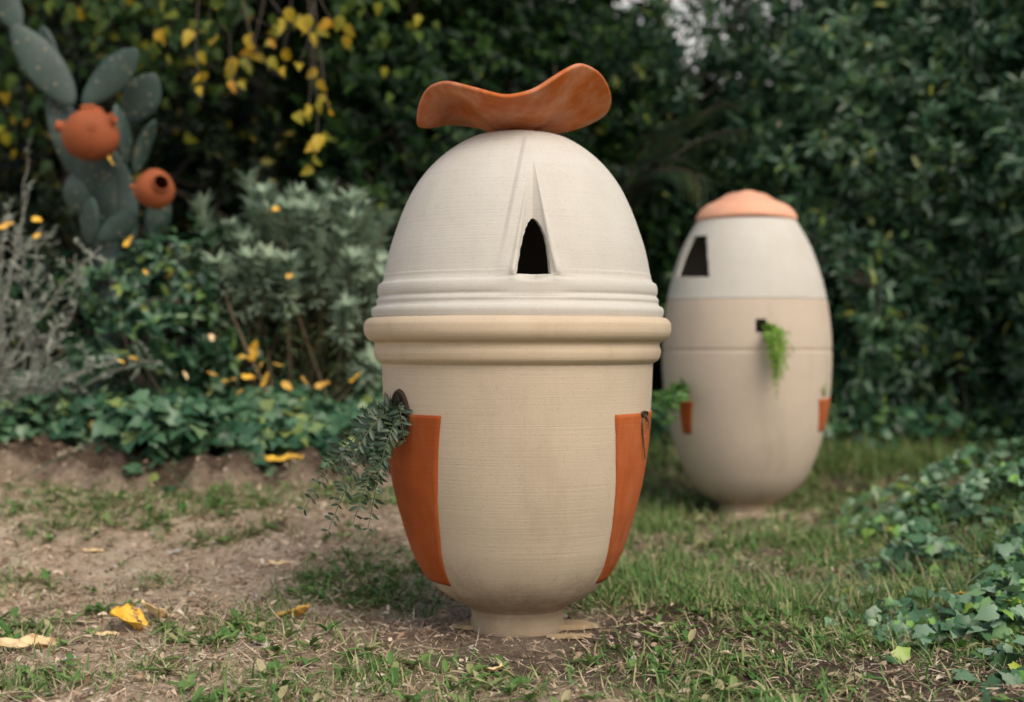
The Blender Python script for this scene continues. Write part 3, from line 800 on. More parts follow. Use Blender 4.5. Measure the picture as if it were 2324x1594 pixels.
# ------------------------------------------------------------------ prickly pear cactus
def pad_mesh(base, tip, width, yaw, thick=.032, seedv=0):
    base = np.asarray(base); tip = np.asarray(tip); ln = np.linalg.norm(tip - base)
    X = (tip - base) / ln
    nrm = np.array([math.sin(yaw), -math.cos(yaw), .05]); Y = unit(np.cross(nrm, X)); Zv = np.cross(X, Y)
    nu, nv = 26, 24
    V = []
    for i_ in range(nu):
        u = .5 - .5 * math.cos(math.pi * i_ / (nu - 1))
        w = (math.sin(math.pi * u ** .78) ** .62) * (.62 + .45 * u) if 0 < u < 1 else .02
        wob = 1 + .04 * math.sin(5 * u + seedv) 
        for j_ in range(nv):
            th = 2 * math.pi * j_ / nv
            V.append(base + X * u * ln + Y * (.5 * width * w * wob * math.cos(th)) + Zv * (.5 * thick * (w ** .6) * math.sin(th) + .05 * ln * math.sin(math.pi * u) * math.sin(seedv * 3)))
    i_, j_ = np.meshgrid(np.arange(nu - 1), np.arange(nv), indexing='ij'); jn = (j_ + 1) % nv
    F = np.stack([i_ * nv + j_, i_ * nv + jn, (i_ + 1) * nv + jn, (i_ + 1) * nv + j_], -1).reshape(-1, 4)
    return np.array(V), [F]
CD = 6.6
cb = at(235, 600, CD); cb[2] = float(height(cb[0], cb[1]))
cactus = thing('prickly_pear', 'tall grey green prickly pear cactus with big flat pads', 'cactus', tuple(cb))
pads = [((168, 238), (28, 55), 105, .25, 0), ((45, 72), (-30, -80), 80, .2, .0), ((140, 190), (95, 58), 62, -.4, .10), ((188, 238), (312, 112), 92, .1, -.03), ((292, 278), (352, 168), 96, .2, .12),
        ((288, 375), (262, 235), 62, 1.0, -.02), ((306, 395), (352, 272), 50, .8, -.02), ((190, 420), (120, 205), 92, .3, .12), ((245, 560), (190, 300), 118, -.2, .10), ((295, 560), (245, 330), 96, .35, .16),
        ((182, 490), (165, 395), 68, .1, .0), ((225, 545), (312, 486), 72, .3, -.05), ((205, 560), (205, 445), 74, -.5, .0), ((345, 560), (370, 430), 70, .5, .22), ((255, 760), (235, 530), 110, .15, .12), ((320, 740), (310, 545), 80, -.3, .18)]
for k_, (b_, t_p, w_, yw, dd) in enumerate(pads):
    d = CD + dd
    V, F = pad_mesh(at(*b_, d), at(*t_p, d - .05), w_ * d / FPX, yw, .04, k_ * 1.3)
    mesh_np('pad', V, F, M_CACTUS, cactus)
low_ = at(245, 545, CD + .1)
V, F = tube(bez(cb - [0, 0, .05], (cb + low_) / 2 + [.05, 0, 0], low_, 10), np.linspace(.075, .06, 10), 12)
mesh_np('trunk', V, F, M_CACTUS, cactus)

# ------------------------------------------------------------------ clay jars hung in the cactus
def clay_jar(label, c, r, axis, spouts, squash=.9):
    t = thing('clay_jar', label, 'clay jar', tuple(c), 'terracotta jars in the cactus')
    pr = [(.34, 1.02), (.37, 1.05), (.40, 1.03), (.38, .97), (.40, .90)]
    for a in np.linspace(R(64), R(-90), 22): pr.append((max(math.cos(a), .003), math.sin(a) * squash))
    for a in np.linspace(R(-88), R(66), 18): pr.append((max(math.cos(a) * .88, .002), math.sin(a) * squash * .88))
    pr.append((.33, .90))
    q = Vector(axis).to_track_quat('Z', 'Y').to_matrix()
    V, F = lathe(np.array(pr) * r, 48)
    V = V * (1 + .05 * np.sin(V[:, :1] / r * 2.3 + 1) + .04 * np.sin(V[:, 1:2] / r * 3.1 + 2) + .04 * np.sin(V[:, 2:] / r * 2.7 + V[:, :1] / r * 2))
    V = V @ np.array(q).T
    local(V, F, 'jar_body', M_JAR, t)
    for (d, ro, ln) in spouts:
        d = unit(np.array(d, float)); st = d * r * .84
        ri = ro * .6
        pts = [(ro * 1.35, 0), (ro, .10 * r), (ro * .92, ln), (ro, ln + .06 * r), (ri * 1.1, ln + .06 * r), (ri, ln), (ri, .02 * r), (.0005, .02 * r)]
        V, F = lathe(np.array(pts), 24); V = V @ np.array(Vector(d).to_track_quat('Z', 'Y').to_matrix()).T + st
        local(V, F, 'spout', M_JAR, t)
    return t
clay_jar('larger round terracotta jar with stubby spouts, wedged high among the cactus pads', at(209, 308, 6.45), 63 * 6.45 / FPX, (-.15, .55, .8),
         [((-1, -.15, .28), .026, .05), ((.30, -1, .22), .017, .008), ((.80, -.3, .55), .026, .026), ((-.05, -.35, .95), .034, .024)], .86)
clay_jar('smaller round terracotta jar with a dark mouth, hanging low beside the cactus', at(348, 430, 6.45), 46 * 6.45 / FPX, (.56, -.80, .22), [((-1, -.3, .1), .012, .02)], .88)

# ------------------------------------------------------------------ grey green shrub
def euphorbia():
    global rng
    rng = np.random.default_rng(41)
    c0 = at(640, 800, 6.95); c0[2] = float(height(c0[0], c0[1]))
    t = thing('grey_shrub', 'rounded grey green shrub of upright leafy stems in the middle of the ivy bank', 'shrub', tuple(c0))
    st = Acc(); lf = Acc(); low_l = Acc()
    tops = []
    spec = [((455, 470), 6.7), ((560, 410), 6.9), ((600, 440), 6.8), ((680, 470), 6.8), ((740, 430), 6.95), ((800, 450), 6.95), ((835, 520), 6.95), ((520, 520), 6.7), ((640, 520), 6.6), ((430, 590), 6.6), ((395, 610), 6.7), ((490, 600), 6.55), ((865, 600), 6.9), ((850, 690), 6.8), ((700, 540), 6.6), ((770, 540), 6.6), ((580, 480), 6.75), ((720, 480), 7.0), ((850, 770), 6.7), ((560, 590), 6.55), ((650, 600), 6.5), ((880, 640), 6.75), ((870, 720), 6.7), ((890, 800), 6.7), ((820, 640), 6.6), ((840, 820), 6.6), ((780, 700), 6.55)]
    for p, d in spec: tops.append(at(p[0] + 5, p[1], d))
    for k_ in range(75):
        px = rng.uniform(400, 880); top = 430 + 150 * ((px - 690) / 300) ** 2 + (60 if px < 560 else 0)
        tops.append(at(px, rng.uniform(top, 640), rng.uniform(6.5, 7.4)))
    for e in tops:
        b_ = c0 + np.array([rng.normal() * .16, rng.normal() * .14, -.03])
        b_ = b_ + np.array([.35 * (e[0] - c0[0]), 0, 0])
        mid = np.array([.5 * b_[0] + .5 * e[0] + rng.normal() * .03 + .25 * (e[0] - b_[0]), .5 * (b_[1] + e[1]), .45 * b_[2] + .55 * e[2]])
        c_ = bez(b_, mid, e, 16)
        st.add(*tube(c_, np.linspace(.009, .005, 16), 5))
        tg = unit(np.gradient(c_, axis=0))
        n_ = 90
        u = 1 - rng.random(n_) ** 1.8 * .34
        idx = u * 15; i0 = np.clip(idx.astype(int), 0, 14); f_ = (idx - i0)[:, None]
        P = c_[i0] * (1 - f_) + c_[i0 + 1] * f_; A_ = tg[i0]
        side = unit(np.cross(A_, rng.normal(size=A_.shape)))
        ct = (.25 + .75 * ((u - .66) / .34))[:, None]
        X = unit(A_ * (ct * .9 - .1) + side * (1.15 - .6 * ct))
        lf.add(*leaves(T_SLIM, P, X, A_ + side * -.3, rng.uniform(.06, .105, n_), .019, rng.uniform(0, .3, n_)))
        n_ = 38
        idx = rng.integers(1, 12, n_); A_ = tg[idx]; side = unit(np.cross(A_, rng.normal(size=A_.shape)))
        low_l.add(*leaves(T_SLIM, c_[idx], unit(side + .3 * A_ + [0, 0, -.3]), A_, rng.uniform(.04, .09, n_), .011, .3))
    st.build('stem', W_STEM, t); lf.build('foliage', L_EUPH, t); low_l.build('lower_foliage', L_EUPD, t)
euphorbia()

# ------------------------------------------------------------------ silver twiggy bush
def silver():
    global rng
    rng = np.random.default_rng(43)
    c0 = at(-10, 880, 6.42); c0[2] = float(height(c0[0], c0[1]))
    t = thing('silver_bush', 'sparse silvery grey twiggy bush at the left edge of the ivy bank', 'bush', tuple(c0))
    tw = Acc(); lf = Acc()
    mains = [((282, 612), 5.95), ((160, 470), 6.1), ((60, 455), 6.2), ((90, 520), 6.0), ((20, 480), 6.1), ((230, 560), 6.05), ((250, 680), 5.9), ((290, 760), 5.95), ((180, 640), 5.95), ((120, 600), 6.0), ((40, 580), 5.95), ((-40, 540), 6.1), ((-60, 640), 6.1), ((220, 820), 5.9), ((150, 740), 5.9), ((60, 700), 5.85), ((-80, 760), 6.0), ((340, 880), 5.95), ((100, 830), 5.85), ((64, 355), 6.5), ((200, 700), 5.85), ((20, 830), 5.85), ((-20, 660), 5.9), ((260, 900), 5.85), ((130, 900), 5.82)]
    for p, d in mains[::1]:
        if (p[0] + p[1]) % 3 == 0: continue
        e = at(p[0], min(p[1], 850 - .1 * p[0]), d + .25)
        b_ = c0 + np.array([rng.normal() * .10, rng.normal() * .1, -.02])
        mid = (b_ + e) / 2 + np.array([-.06, .0, .12]) + rng.normal(size=3) * .05
        c_ = bez(b_, mid, e, 20); c_[1:-1] += rng.normal(size=(18, 3)) * .006
        tw.add(*tube(c_, np.linspace(.0055, .0022, 20), 6))
        tg = unit(np.gradient(c_, axis=0))
        for k_ in range(16):
            i_ = rng.integers(4, 20); d_ = unit(tg[i_] * .7 + rng.normal(size=3) * .6 + [0, -.1, .15]); ln = rng.uniform(.06, .20) * (1.25 - i_ / 28)
            q_ = bez(c_[i_], c_[i_] + d_ * ln * .5 + rng.normal(size=3) * .012, c_[i_] + d_ * ln + rng.normal(size=3) * .02, 6)
            tw.add(*tube(q_, np.linspace(.0026, .0014, 6), 4))
            n_ = 9
            P = q_[rng.integers(1, 6, n_)]; X = unit(d_ + rng.normal(size=(n_, 3)) * .7)
            lf.add(*leaves(T_SLIM, P, X, rnd_dirs(n_), rng.uniform(.016, .042, n_), .010, .2))
    tw.build('branch', W_SILV, t); lf.build('foliage', L_SILV, t)
silver()

# ------------------------------------------------------------------ ivy ground cover
def ivy(name, mat, mask, n_, L, hmax, seed, xr, yr):
    global rng
    rng = np.random.default_rng(seed)
    x = rng.uniform(*xr, n_); y = rng.uniform(*yr, n_)
    w = mask(x, y); k_ = rng.random(n_) < w
    x, y, w = x[k_], y[k_], w[k_]; n_ = len(x)
    bumpy = (.35 + 1.1 * fbm(x * 2.6 + 3, y * 2.6, 3)) * np.clip(w * 1.5, 0, 1)
    h = hmax * bumpy * rng.random(n_) ** .6
    P = np.stack([x, y, height(x, y) + .012 + h], -1)
    a = rng.uniform(0, 2 * np.pi, n_)
    X = unit(np.stack([np.cos(a) * .9, np.sin(a) * .9 - .45, rng.uniform(-.8, .45, n_)], -1))
    Zn = unit(np.stack([rng.normal(size=n_) * .6, rng.normal(size=n_) * .55 - .5, np.ones(n_)], -1))
    Ls = L * rng.uniform(.55, 1.2, n_)
    V, F = leaves(T_IVY, P, X, Zn, Ls, Ls * rng.uniform(.85, 1.1, n_), rng.uniform(0, .3, n_))
    acc = Acc(); acc.add(V, F)
    for _ in range(n_ // 40):
        i_ = rng.integers(n_); p = P[i_]; q_ = p + np.array([rng.normal() * .15, rng.normal() * .15, 0]); q_[2] = height(q_[0], q_[1]) + .02
        acc.add(*tube(bez(p, (p + q_) / 2 + [0, 0, .04], q_, 5), .0025, 4))
    o = acc.build(name, mat)
    return tag(o, None, None, None, 'stuff')
def m_left(x, y):
    be = bank_edge(x) + .10 + .32 * (fbm(x * 3.5, y * 0 + 2, 3) - .45)
    return sm(be - .04, be + .12, y) * (1 - sm(.2, .5, x)) * np.where(y > be + 1.6, .35, 1) * (.5 + .9 * fbm(x * 1.7 + 9, y * 1.7, 2))
tag(ivy('ivy_ground_cover', L_IVY, m_left, 36000, .078, .20, 51, (-3.3, 1.0), (5.6, 8.6)), 'dark green ivy covering the low earth bank on the left', 'ivy')
def m_right(x, y):
    e = 1.02 + .35 * (fbm(x * 2 + 4, y * 2.2, 3) - .4) + .22 * np.maximum(y - 4.4, 0) - .0 * y
    return sm(e - .15, e + .65, x) * (1 - sm(6.0, 6.8, y)) * (.12 + 1.0 * sm(.37, .52, fbm(x * 3.1 + 2, y * 3.1 + 8, 3)))
tag(ivy('ivy_ground_cover', L_IVYR, m_right, 30000, .050, .15, 52, (.8, 3.2), (2.6, 6.9)), 'pale glossy ivy mound spilling over the grass at the right edge', 'ivy')
def m_hedge(x, y):
    return sm(.2, .6, x) * sm(7.9, 8.3, y + .25 * fbm(x * 3, y, 2)) * .7
tag(ivy('low_undergrowth', L_PITT, m_hedge, 5000, .075, .30, 53, (.1, 4.2), (7.2, 8.8)), 'dark leafy undergrowth at the foot of the right hand shrubs', 'undergrowth')

# ------------------------------------------------------------------ grass and litter
TUFTS = [(on_ground(px, py), sx, a) for px, py, sx, a in [(330, 1118, .22, .8), (480, 1138, .20, .9), (565, 1150, .14, 1), (190, 1190, .22, .8), (480, 1232, .10, .8), (350, 1328, .08, .7), (420, 1460, .16, .6),
    (560, 1430, .16, .8), (620, 1380, .12, .7), (120, 1130, .2, .5), (90, 1565, .16, .7), (350, 1530, .14, .6), (840, 1360, .16, .8), (720, 1480, .14, .5), (600, 1195, .10, .7), (800, 1540, .15, .6), (700, 1120, .25, .5), (30, 1320, .15, .5), (960, 1520, .12, .6), (1110, 1565, .15, .6), (1500, 1500, .2, .5), (1700, 1560, .2, .5)]]
def green(x, y):
    g = .16 + .8 * sm(-.05, .7, x) 
    g = g + .25 * sm(5.5, 6.6, y) * sm(.1, .6, x)
    n1 = fbm(x * 2.3 + 11, y * 2.3 + 5, 3); n2 = fbm(x * 6 + 1, y * 4 + 2, 2)
    g = g * (.14 + 1.7 * sm(.38, .60, n1)) + .9 * sm(.48, .62, n1) * (1 - sm(0, .5, x)) * sm(.3, .5, n2)
    g = g * (1 - .45 * (1 - sm(3.3, 3.95, y)) * sm(.1, .3, x)) + .30 * (1 - sm(3.15, 3.6, y)) * sm(.35, .55, n2) 
    d1 = np.hypot((x - .2) / 1.6, y - 3.78)
    g = g * (.12 + .88 * sm(.22, .62, d1)) * sm(.17, .3, np.hypot(x - POT[0], y - POT[1]))
    for (p, sx, a) in TUFTS:
        g = g + .72 * a * np.exp(-((x - p[0]) / sx) ** 2 - ((y - p[1]) / (sx * .8)) ** 2)
    d2 = np.hypot((x - EGG[0] - .1) / 1.3, y - EGG[1]); g = g * (.1 + .9 * sm(.3, .55, d2))
    be = bank_edge(x); g = g * np.where((x < .3) & (y > be - .08), .06, 1)
    return np.clip(g, 0, 1)
def grass():
    global rng
    rng = np.random.default_rng(61)
    n_ = 11000
    x = rng.uniform(-2.6, 3.3, n_ * 6); y = 2.5 + 6.0 * rng.random(n_ * 6) ** 1.15
    vis = np.abs(x) < .42 * y + .5
    k_ = vis & (rng.random(len(x)) < green(x, y) * .8)
    x, y = x[k_], y[k_]
    per = 7
    X0 = np.repeat(x, per) + rng.normal(size=len(x) * per) * .022; Y0 = np.repeat(y, per) + rng.normal(size=len(x) * per) * .022
    m = len(X0)
    P = np.stack([X0, Y0, height(X0, Y0) - .004], -1)
    tall = np.where((X0 > .25) & (Y0 > 4.1), 1.4, .85) * np.where((X0 > .9) & (Y0 > 7.2), 1.5, 1)
    Ls = rng.uniform(.03, .10, m) * tall
    a = rng.uniform(0, 2 * np.pi, m); lean = rng.uniform(.15, 2.3, m)
    X = unit(np.stack([np.cos(a) * lean, np.sin(a) * lean, np.ones(m)], -1))
    Zn = unit(np.stack([-np.cos(a), -np.sin(a), lean], -1))
    V, F = leaves(T_BLADE, P, X, Zn, Ls, rng.uniform(.003, .0075, m), rng.uniform(0, 1.1, m))
    o = mesh_np('grass', V, F, L_GRASS)
    tag(o, 'short patchy green grass around the two clay eggs', 'grass', None, 'stuff')
    # broad leaved weeds among it
    n2 = 4200
    x = rng.uniform(-2.2, 2.6, n2 * 3); y = rng.uniform(2.9, 7.6, n2 * 3); k_ = rng.random(len(x)) < green(x, y) * .55
    x, y = x[k_][:n2], y[k_][:n2]; per = 6
    P = np.repeat(np.stack([x, y, height(x, y) + .006], -1), per, 0); m = len(P)
    a = rng.uniform(0, 6.28, m); X = np.stack([np.cos(a), np.sin(a), rng.uniform(.15, 1.1, m)], -1); Zn = np.stack([-np.cos(a) * .5, -np.sin(a) * .5, np.ones(m)], -1)
    Ls = rng.uniform(.022, .06, m)
    V, F = leaves(T_LANCE, P, X, Zn, Ls, Ls * .42, rng.uniform(0, .5, m))
    tag(mesh_np('weeds', V, F, L_GRASS), 'small broad leaved weeds scattered through the grass', 'weeds', None, 'stuff')
grass()
def litter():
    global rng
    rng = np.random.default_rng(62)
    n_ = 140000
    x = rng.uniform(-2.8, 2.0, n_); y = 2.5 + 4.2 * rng.random(n_) ** 1.2
    k_ = (np.abs(x) < .40 * y + .3) & (rng.random(n_) < (1 - .6 * (1 - sm(.25, .7, np.hypot((x - .25) / 1.7, y - 3.72)))) * (.62 + .38 * (1 - sm(-.2, .9, x))) * (.35 + 1.1 * fbm(x * 3, y * 3, 2)))
    k_ &= ~((x < .3) & (y > bank_edge(x) + .12))
    k_ &= np.hypot(x - POT[0], y - POT[1]) > .16
    x, y = x[k_], y[k_]; m = len(x)
    a = rng.uniform(0, 6.28, m)
    P = np.stack([x, y, height(x, y) + rng.uniform(.001, .012, m)], -1)
    X = np.stack([np.cos(a), np.sin(a), rng.normal(size=m) * .22], -1); Zn = np.stack([rng.normal(size=m) * .4, rng.normal(size=m) * .4, np.ones(m)], -1)
    V, F = leaves(T_BLADE, P, X, Zn, rng.uniform(.012, .075, m), rng.uniform(.0012, .0048, m), rng.uniform(-.5, .7, m))
    acc = Acc(); acc.add(V, F)
    m2 = m // 9
    i_ = rng.choice(m, m2, replace=False); a = rng.uniform(0, 6.28, m2)
    X = np.stack([np.cos(a), np.sin(a), rng.normal(size=m2) * .4], -1); Zn = np.stack([rng.normal(size=m2) * .6, rng.normal(size=m2) * .6, np.ones(m2)], -1)
    Ls = rng.uniform(.008, .030, m2)
    acc.add(*leaves(T_OVATE, P[i_] + rng.normal(size=(m2, 3)) * [.01, .01, .001] + [0, 0, .004], X, Zn, Ls, Ls * .5, rng.uniform(-.6, .8, m2)))
    o = acc.build('dry_litter', L_STRAW)
    tag(o, 'dry straw and crumbled leaf litter strewn over the bare soil', 'litter', None, 'stuff')
litter()

def crumbs():
    global rng
    rng = np.random.default_rng(64)
    tv = unit(np.array([[1, 0, 0], [-1, 0, 0], [0, 1, 0], [0, -1, 0], [0, 0, .8], [0, 0, -.8], [.7, .7, .1], [-.7, .6, .2], [.6, -.7, 0], [-.7, -.7, .1]], float))
    tf = [np.array([[4, 0, 6], [4, 6, 2], [4, 2, 7], [4, 7, 1], [4, 1, 9], [4, 9, 3], [4, 3, 8], [4, 8, 0], [5, 6, 0], [5, 2, 6], [5, 7, 2], [5, 1, 7], [5, 9, 1], [5, 3, 9], [5, 8, 3], [5, 0, 8]])]
    n_ = 15000
    x = rng.uniform(-2.8, 2.2, n_); y = 2.5 + 4.0 * rng.random(n_) ** 1.2
    k_ = (np.abs(x) < .4 * y + .3) & (rng.random(n_) < .25 + .9 * fbm(x * 2 + 3, y * 2, 3) ** 1.5) & (np.hypot(x - POT[0], y - POT[1]) > .17)
    k_ &= ~((x < .3) & (y > bank_edge(x) + .15))
    x, y = x[k_], y[k_]; m = len(x); r_ = .0025 + .011 * rng.random(m) ** 3.5
    q_ = unit(tv[None] + rng.normal(size=(m, 10, 3)) * .22) * r_[:, None, None] * rng.uniform(.6, 1.3, (m, 10, 1))
    P = np.stack([x, y, height(x, y) + r_ * .25], -1)
    V = (P[:, None] + q_).reshape(-1, 3)
    F = (tf[0][None] + (np.arange(m) * 10)[:, None, None]).reshape(-1, 3)
    tag(mesh_np('soil_crumbs', V, [F], L_CRUMB), 'crumbs of dry earth scattered over the bare soil', 'soil crumbs', None, 'stuff')
crumbs()

# ------------------------------------------------------------------ fallen leaves and stones
def fallen(px, py, size, mat, label, rot, curl=.5, lift=.0, asp=.75, group='fallen leaves', pos=None, tilt=0.2, fold=.25, tan_d=None):
    bm = bmesh.new(); n1, n2 = 10, 8
    g = []
    for i_ in range(n1 + 1):
        u = i_ / n1; w = asp * (math.sin(math.pi * min(u * 1.02, 1) ** .75) ** .75) * (1 + .10 * math.sin(u * 19 + rot * 5) + .07 * math.sin(u * 41 + rot * 9)) * .5 if 0 < i_ < n1 else .012
        row = []
        for j_ in range(n2 + 1):
            v = (j_ / n2 - .5) * 2
            z = fold * abs(v) ** 1.3 * w + curl * (u - .5) ** 2 + .05 * math.sin(7 * u + 3 * v + rot) + .025 * math.sin(13 * u - 5 * v + rot * 3)
            row.append(bm.verts.new(((u - .5) * size, v * w * size, z * size)))
        g.append(row)
    for i_ in range(n1):
        for j_ in range(n2): bm.faces.new((g[i_][j_], g[i_ + 1][j_], g[i_ + 1][j_ + 1], g[i_][j_ + 1]))
    for f in bm.faces: f.smooth = True
    me = bpy.data.meshes.new('fallen_leaf'); bm.to_mesh(me); bm.free(); me.materials.append(mat)
    o = link(bpy.data.objects.new('fallen_leaf', me))
    m = o.modifiers.new('thick', 'SOLIDIFY'); m.thickness = .0012
    p = on_ground(px, py) if pos is None else np.asarray(pos)
    zmin = min(v.co.z for v in me.vertices)
    o.rotation_euler = (tilt * math.cos(rot * 3), tilt * math.sin(rot * 3), rot)
    o.location = (p[0], p[1], p[2] - zmin * .6 + lift + .004)
    return tag(o, label, 'leaf', group)
fallen(294, 1432, .125, F_YEL, 'large bright yellow fallen leaf with dark brown edge on the bare soil', .35, .35, .012, .85, tilt=.55, fold=.55)
fallen(352, 1408, .105, F_TAN, 'pale tan curled leaf just behind the large yellow one', .55, .6, .012, .6, tilt=.5, fold=.5)
fallen(668, 1408, .125, F_OCH, 'single ochre curled leaf on the soil left of the near egg foot', -.5, .5, .006, .55, tilt=.35, fold=.5)
fallen(66, 1478, .165, F_TAN, 'long pale tan dry leaf at the lower left corner', .05, .25, .006, .38, tilt=.3, fold=.4)
fallen(240, 1447, .07, F_TAN, 'narrow tan leaf lying left of the large yellow leaf', .1, .3, .002, .35)
fallen(640, 1287, .09, F_TAN, 'pale greenish tan leaf on bare soil midway to the trailing plant', .1, .3, .004, .4)
fallen(1120, 1530, .07, F_TAN, 'pale crumpled leaf in the dark soil in front of the near egg', .9, .7, .002, .45)
fallen(212, 1256, .07, F_TAN, 'pale dry leaf on the bare soil on the left, up from the tan ones', .1, .3, .002, .4)
fallen(650, 1052, .19, F_YEL, 'widest yellow leaf lying along the foot of the earth bank', .0, .15, .006, .4)
fallen(740, 1046, .10, F_YEL, 'yellow leaf at the bank foot, behind the trailing plant', .2, .3, .004, .5)
fallen(868, 1052, .10, F_OCH, 'ochre leaf at the bank foot touching the near egg outline', .6, .4, .004, .5)
fallen(395, 1262, .06, M_STONE, 'small whitish dry leaf with a dark gap on the bare soil', -.6, .6, .004, .5)
fallen(2262, 0, .09, F_YEL, 'yellow leaf caught in the right hand ivy', .8, .4, .0, .6, pos=at(2196, 1357, 4.12) )
for k_, (px, py, d, s_, m_) in enumerate([(578, 800, 6.55, .15, F_YEL), (590, 838, 6.5, .08, F_TAN), (520, 868, 6.45, .10, F_TAN), (482, 853, 6.45, .07, F_OCH), (563, 860, 6.45, .09, F_YEL), (603, 866, 6.4, .10, F_YEL), (650, 880, 6.35, .09, F_OCH),
        (690, 868, 6.4, .07, F_TAN), (732, 878, 6.4, .11, F_OCH), (806, 862, 6.5, .09, F_YEL), (302, 818, 6.2, .08, F_OCH), (272, 824, 6.15, .06, F_YEL), (85, 503, 6.0, .075, F_YEL), (86, 538, 5.98, .06, F_YEL), (14, 517, 5.98, .10, F_OCH), (292, 552, 6.3, .09, F_YEL),
        (385, 628, 6.5, .06, F_TAN), (330, 622, 6.4, .05, F_TAN), (627, 478, 6.5, .065, F_YEL), (657, 630, 6.45, .06, F_OCH), (250, 368, 6.38, .07, F_YEL), (480, 770, 6.5, .06, F_TAN), (630, 832, 6.5, .07, F_TAN), (555, 815, 6.5, .08, F_TAN), (420, 855, 6.3, .06, F_TAN), (208, 968, 6.05, .06, F_TAN), (545, 893, 6.35, .06, F_OCH)]):
    lb = {0: 'tall bright yellow leaf standing upright at the foot of the grey shrub', 12: 'bright yellow leaf caught in the silver bush, upper of two', 13: 'dull yellow leaf caught in the silver bush, lower of two', 14: 'orange yellow leaf at the left edge in the silver bush',
          15: 'yellow leaf hanging below the small cactus jar', 18: 'yellow leaf caught near the top of the grey shrub', 19: 'ochre leaf caught midway up the grey shrub', 20: 'small yellow leaf hanging under the larger cactus jar', 10: 'ochre leaf between the silver bush and the grey shrub, right of a pair', 11: 'yellow leaf between the silver bush and the grey shrub, left of a pair'}.get(k_, 'small yellow or tan leaf fallen on the ivy of the left bank')
    o = fallen(0, 0, s_ * .68, F_OCH if (m_ is F_TAN and k_ % 3) else m_, lb, rng.uniform(-1.5, 1.5), .4, 0, .65, 'fallen leaves caught in the plants of the bank', pos=at(px, py, d), tilt=.3)
    o.rotation_euler = (R(rng.uniform(5, 60)), R(rng.uniform(-70, 70)) if k_ else R(-75), rng.uniform(-.5, .5))
def stone(px, py, r, label):
    bm = bmesh.new(); bmesh.ops.create_icosphere(bm, subdivisions=3, radius=r)
    sd_ = random.random() * 9
    for v in bm.verts:
        q_ = 1 + .22 * math.sin(v.co.x * 3 / r + sd_) * math.cos(v.co.y * 2 / r + sd_) + .1 * math.sin(v.co.z * 4 / r + sd_)
        v.co *= q_; v.co.z *= .55
    for f in bm.faces: f.smooth = True
    me = bpy.data.meshes.new('pebble'); bm.to_mesh(me); bm.free(); me.materials.append(M_STONE)
    p = on_ground(px, py); o = link(bpy.data.objects.new('pebble', me)); o.location = (p[0], p[1], p[2] + r * .25); o.rotation_euler = (0, 0, sd_)
    return tag(o, label, 'pebble', 'pebbles on the soil')
stone(158, 1500, .016, 'white pebble beside the tan leaf at the lower left')
stone(604, 1466, .010, 'tiny pale pebble in front of the ochre curled leaf')
stone(250, 1492, .009, 'tiny grey pebble right of the white one at lower left')

# ------------------------------------------------------------------ plants in the pots
def frond_plant(name, label, cat, root, fronds, T, L, asp, mat, seed, step=.012, stemr=.0016, stem_mat=W_GREEN, pale=()):
    global rng
    rng = np.random.default_rng(seed)
    t = thing(name, label, cat, tuple(root))
    st = Acc(); lf = Acc(); pl = Acc()
    for k_, pts in enumerate(fronds):
        pts = [np.asarray(p, float) for p in pts]
        if len(pts) == 2: c_ = bez(pts[0], (pts[0] + pts[1]) / 2 + [0, 0, .05], pts[1], 40)
        else: c_ = bez(pts[0], pts[1], pts[2], 40)
        ln = np.linalg.norm(np.diff(c_, axis=0), axis=1).sum(); n_ = max(6, int(ln / step))
        idx = np.linspace(2, 39, n_).astype(int)
        st.add(*tube(c_, np.linspace(stemr * 1.5, stemr * .6, 40), 5))
        tg = unit(np.gradient(c_, axis=0))[idx]; P = c_[idx]
        view = unit(P - np.array([0, 0, CAMZ])); roll = rng.normal() * .5
        sd_ = unit(np.cross(tg, view) + roll * np.array([0, .6, .5])); nz_ = unit(np.cross(tg, sd_))
        for sg in (-1, 1):
            X = unit(sd_ * sg + tg * .45 + rng.normal(size=P.shape) * .18)
            tp = L * (1 - .45 * np.linspace(0, 1, n_)) * rng.uniform(.6, 1.2, n_) * np.where(rng.random(n_) < .12, .3, 1)
            (pl if k_ in pale else lf).add(*leaves(T, P, X, nz_ + rng.normal(size=P.shape) * .25, tp, tp * asp, rng.uniform(0, .35, n_)))
    st.build('stem', stem_mat, t); lf.build('foliage', mat, t)
    if pl.V: pl.build('pale_foliage', L_PALE, t)
    return t
rt = PB.pt(*PB.az(902, 950), .0)
A3 = lambda x, y, d: at(x, y, d)
fr = []
for (m1, e1) in [(((820, 930, 3.85)), (770, 1075, 3.8)), ((850, 900, 3.8), (690, 1155, 3.75)), ((840, 960, 3.75), (745, 1205, 3.72)), ((880, 960, 3.72), (835, 1200, 3.72)), ((870, 980, 3.7), (800, 1190, 3.7)), ((880, 1000, 3.75), (822, 1120, 3.72)),
                 ((830, 910, 3.9), (720, 1090, 3.95)), ((860, 890, 3.7), (760, 1130, 3.68)), ((890, 940, 3.7), (850, 1110, 3.7)), ((870, 930, 3.85), (790, 1060, 3.9)), ((900, 900, 3.75), (912, 985, 3.74)), ((900, 880, 3.75), (918, 1000, 3.73)), ((870, 890, 3.8), (860, 960, 3.8)), ((895, 870, 3.8), (880, 905, 3.78)), ((910, 890, 3.78), (926, 905, 3.74)), ((850, 950, 3.7), (775, 1160, 3.7)), ((890, 920, 3.7), (870, 1050, 3.7))][:13]:
    fr.append((rt + rng.normal(size=3) * .012, A3(*m1), A3(*e1)))
frond_plant('trailing_plant', 'dark trailing plant spilling from the left side of the near egg', 'plant', rt, fr, T_LANCE, .044, .40, L_TRAIL, 71, .013, pale=(0,))
rt = PB.pt(*PB.az(1459, 942), .0)
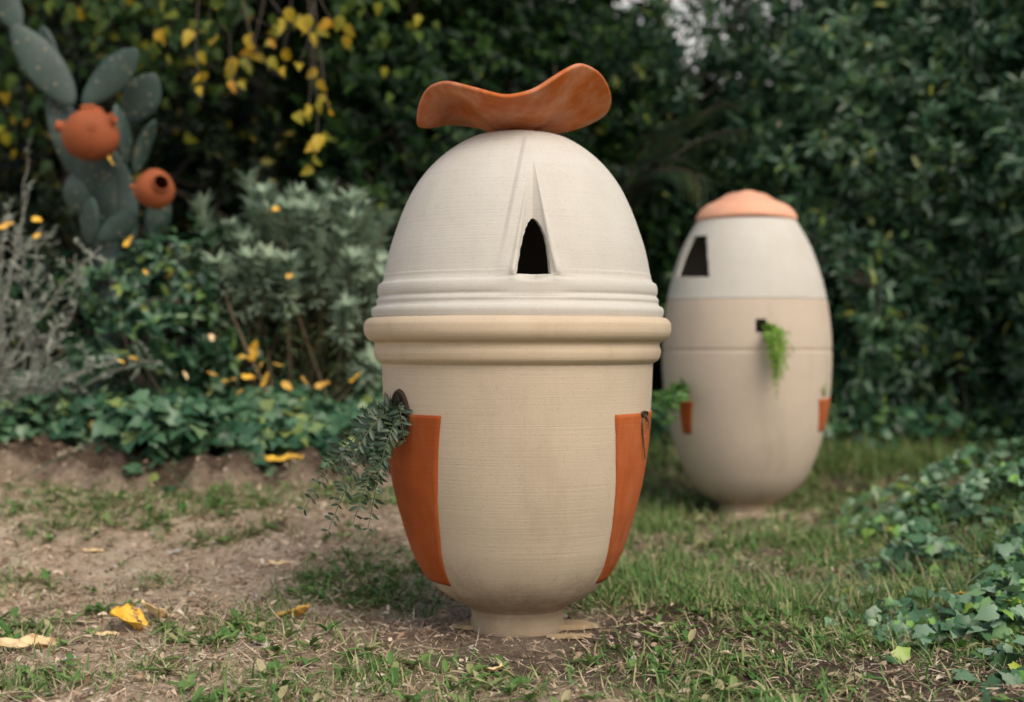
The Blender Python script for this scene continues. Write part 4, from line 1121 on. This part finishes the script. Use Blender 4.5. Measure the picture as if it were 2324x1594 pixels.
fr = [(rt, PB.pt(*PB.az(1446, 960), .012), PB.pt(*PB.az(1456, 1042), .010)), (rt, PB.pt(*PB.az(1466, 950), .012), PB.pt(*PB.az(1462, 975), .010))]
frond_plant('dry_stem', 'thin dark dry stem hanging from the right panel of the near egg', 'plant', rt, fr, T_SLIM, .008, .4, L_STRAW, 72, .03, .0028, W_STEM)
rt = PE.pt(*PE.az(1738, 752), .0)
fr = []
rng = np.random.default_rng(5)
for k_ in range(44):
    ex_, ey_ = rng.normal(1766, 13), rng.uniform(775, 875)
    ex_ = 1765 + (ex_ - 1765) * (1.15 - (ey_ - 770) / 180)
    fr.append((rt, at(1758 + rng.normal() * 9, 738 + rng.normal() * 8, 6.22), at(ex_, ey_, 6.24 + rng.normal() * .03)))
fr += [(rt, at(1760, 745, 6.25), at(1793, 757, 6.22)), (rt, at(1755, 745, 6.25), at(1785, 765, 6.22)), (rt, at(1765, 760, 6.24), at(1762, 905, 6.26))]
frond_plant('hanging_fern', 'bright lime green feathery plant hanging from the square hole of the far egg', 'plant', rt, fr, T_SLIM, .034, .24, L_FERN, 73, .012)
rt = PE.pt(*PE.az(1548, 888), .0)
fr = []
for k_ in range(9):
    fr.append((rt, at(1525 + rng.normal() * 10, 880 + rng.normal() * 12, 6.35), at(rng.uniform(1482, 1530), rng.uniform(885, 958), 6.35)))
fr += [(rt, at(1548, 870, 6.3), at(1549, 905, 6.3)), (rt, at(1540, 870, 6.3), at(1530, 918, 6.3))]
frond_plant('leafy_plant', 'bright green leafy plant growing from the left side of the far egg', 'plant', rt, fr, T_OVATE, .06, .5, L_BRITE, 74, .045)
rt = PE.pt(*PE.az(1868, 900), .0)
frond_plant('small_sprout', 'small yellowish sprout above the right panel of the far egg', 'plant', rt, [(rt, at(1871, 885, 6.45), at(1874, 868, 6.45)), (rt, at(1866, 890, 6.45), at(1866, 880, 6.45))], T_SLIM, .02, .3, L_FERN, 75, .02)
# single weed stalk on the bare soil
b_ = on_ground(845, 1372)
frond_plant('weed_stalk', 'single thin green weed stalk leaning over the soil under the trailing plant', 'weed', b_, [(b_, at(815, 1310, b_[1] - .02), at(775, 1240, b_[1] - .03)), (b_, b_ + [.02, 0, .03], b_ + [.05, -.02, .05]), (b_, b_ + [-.02, 0, .03], b_ + [-.04, -.02, .04])], T_SLIM, .03, .2, L_GRASS, 76, .03, .003)
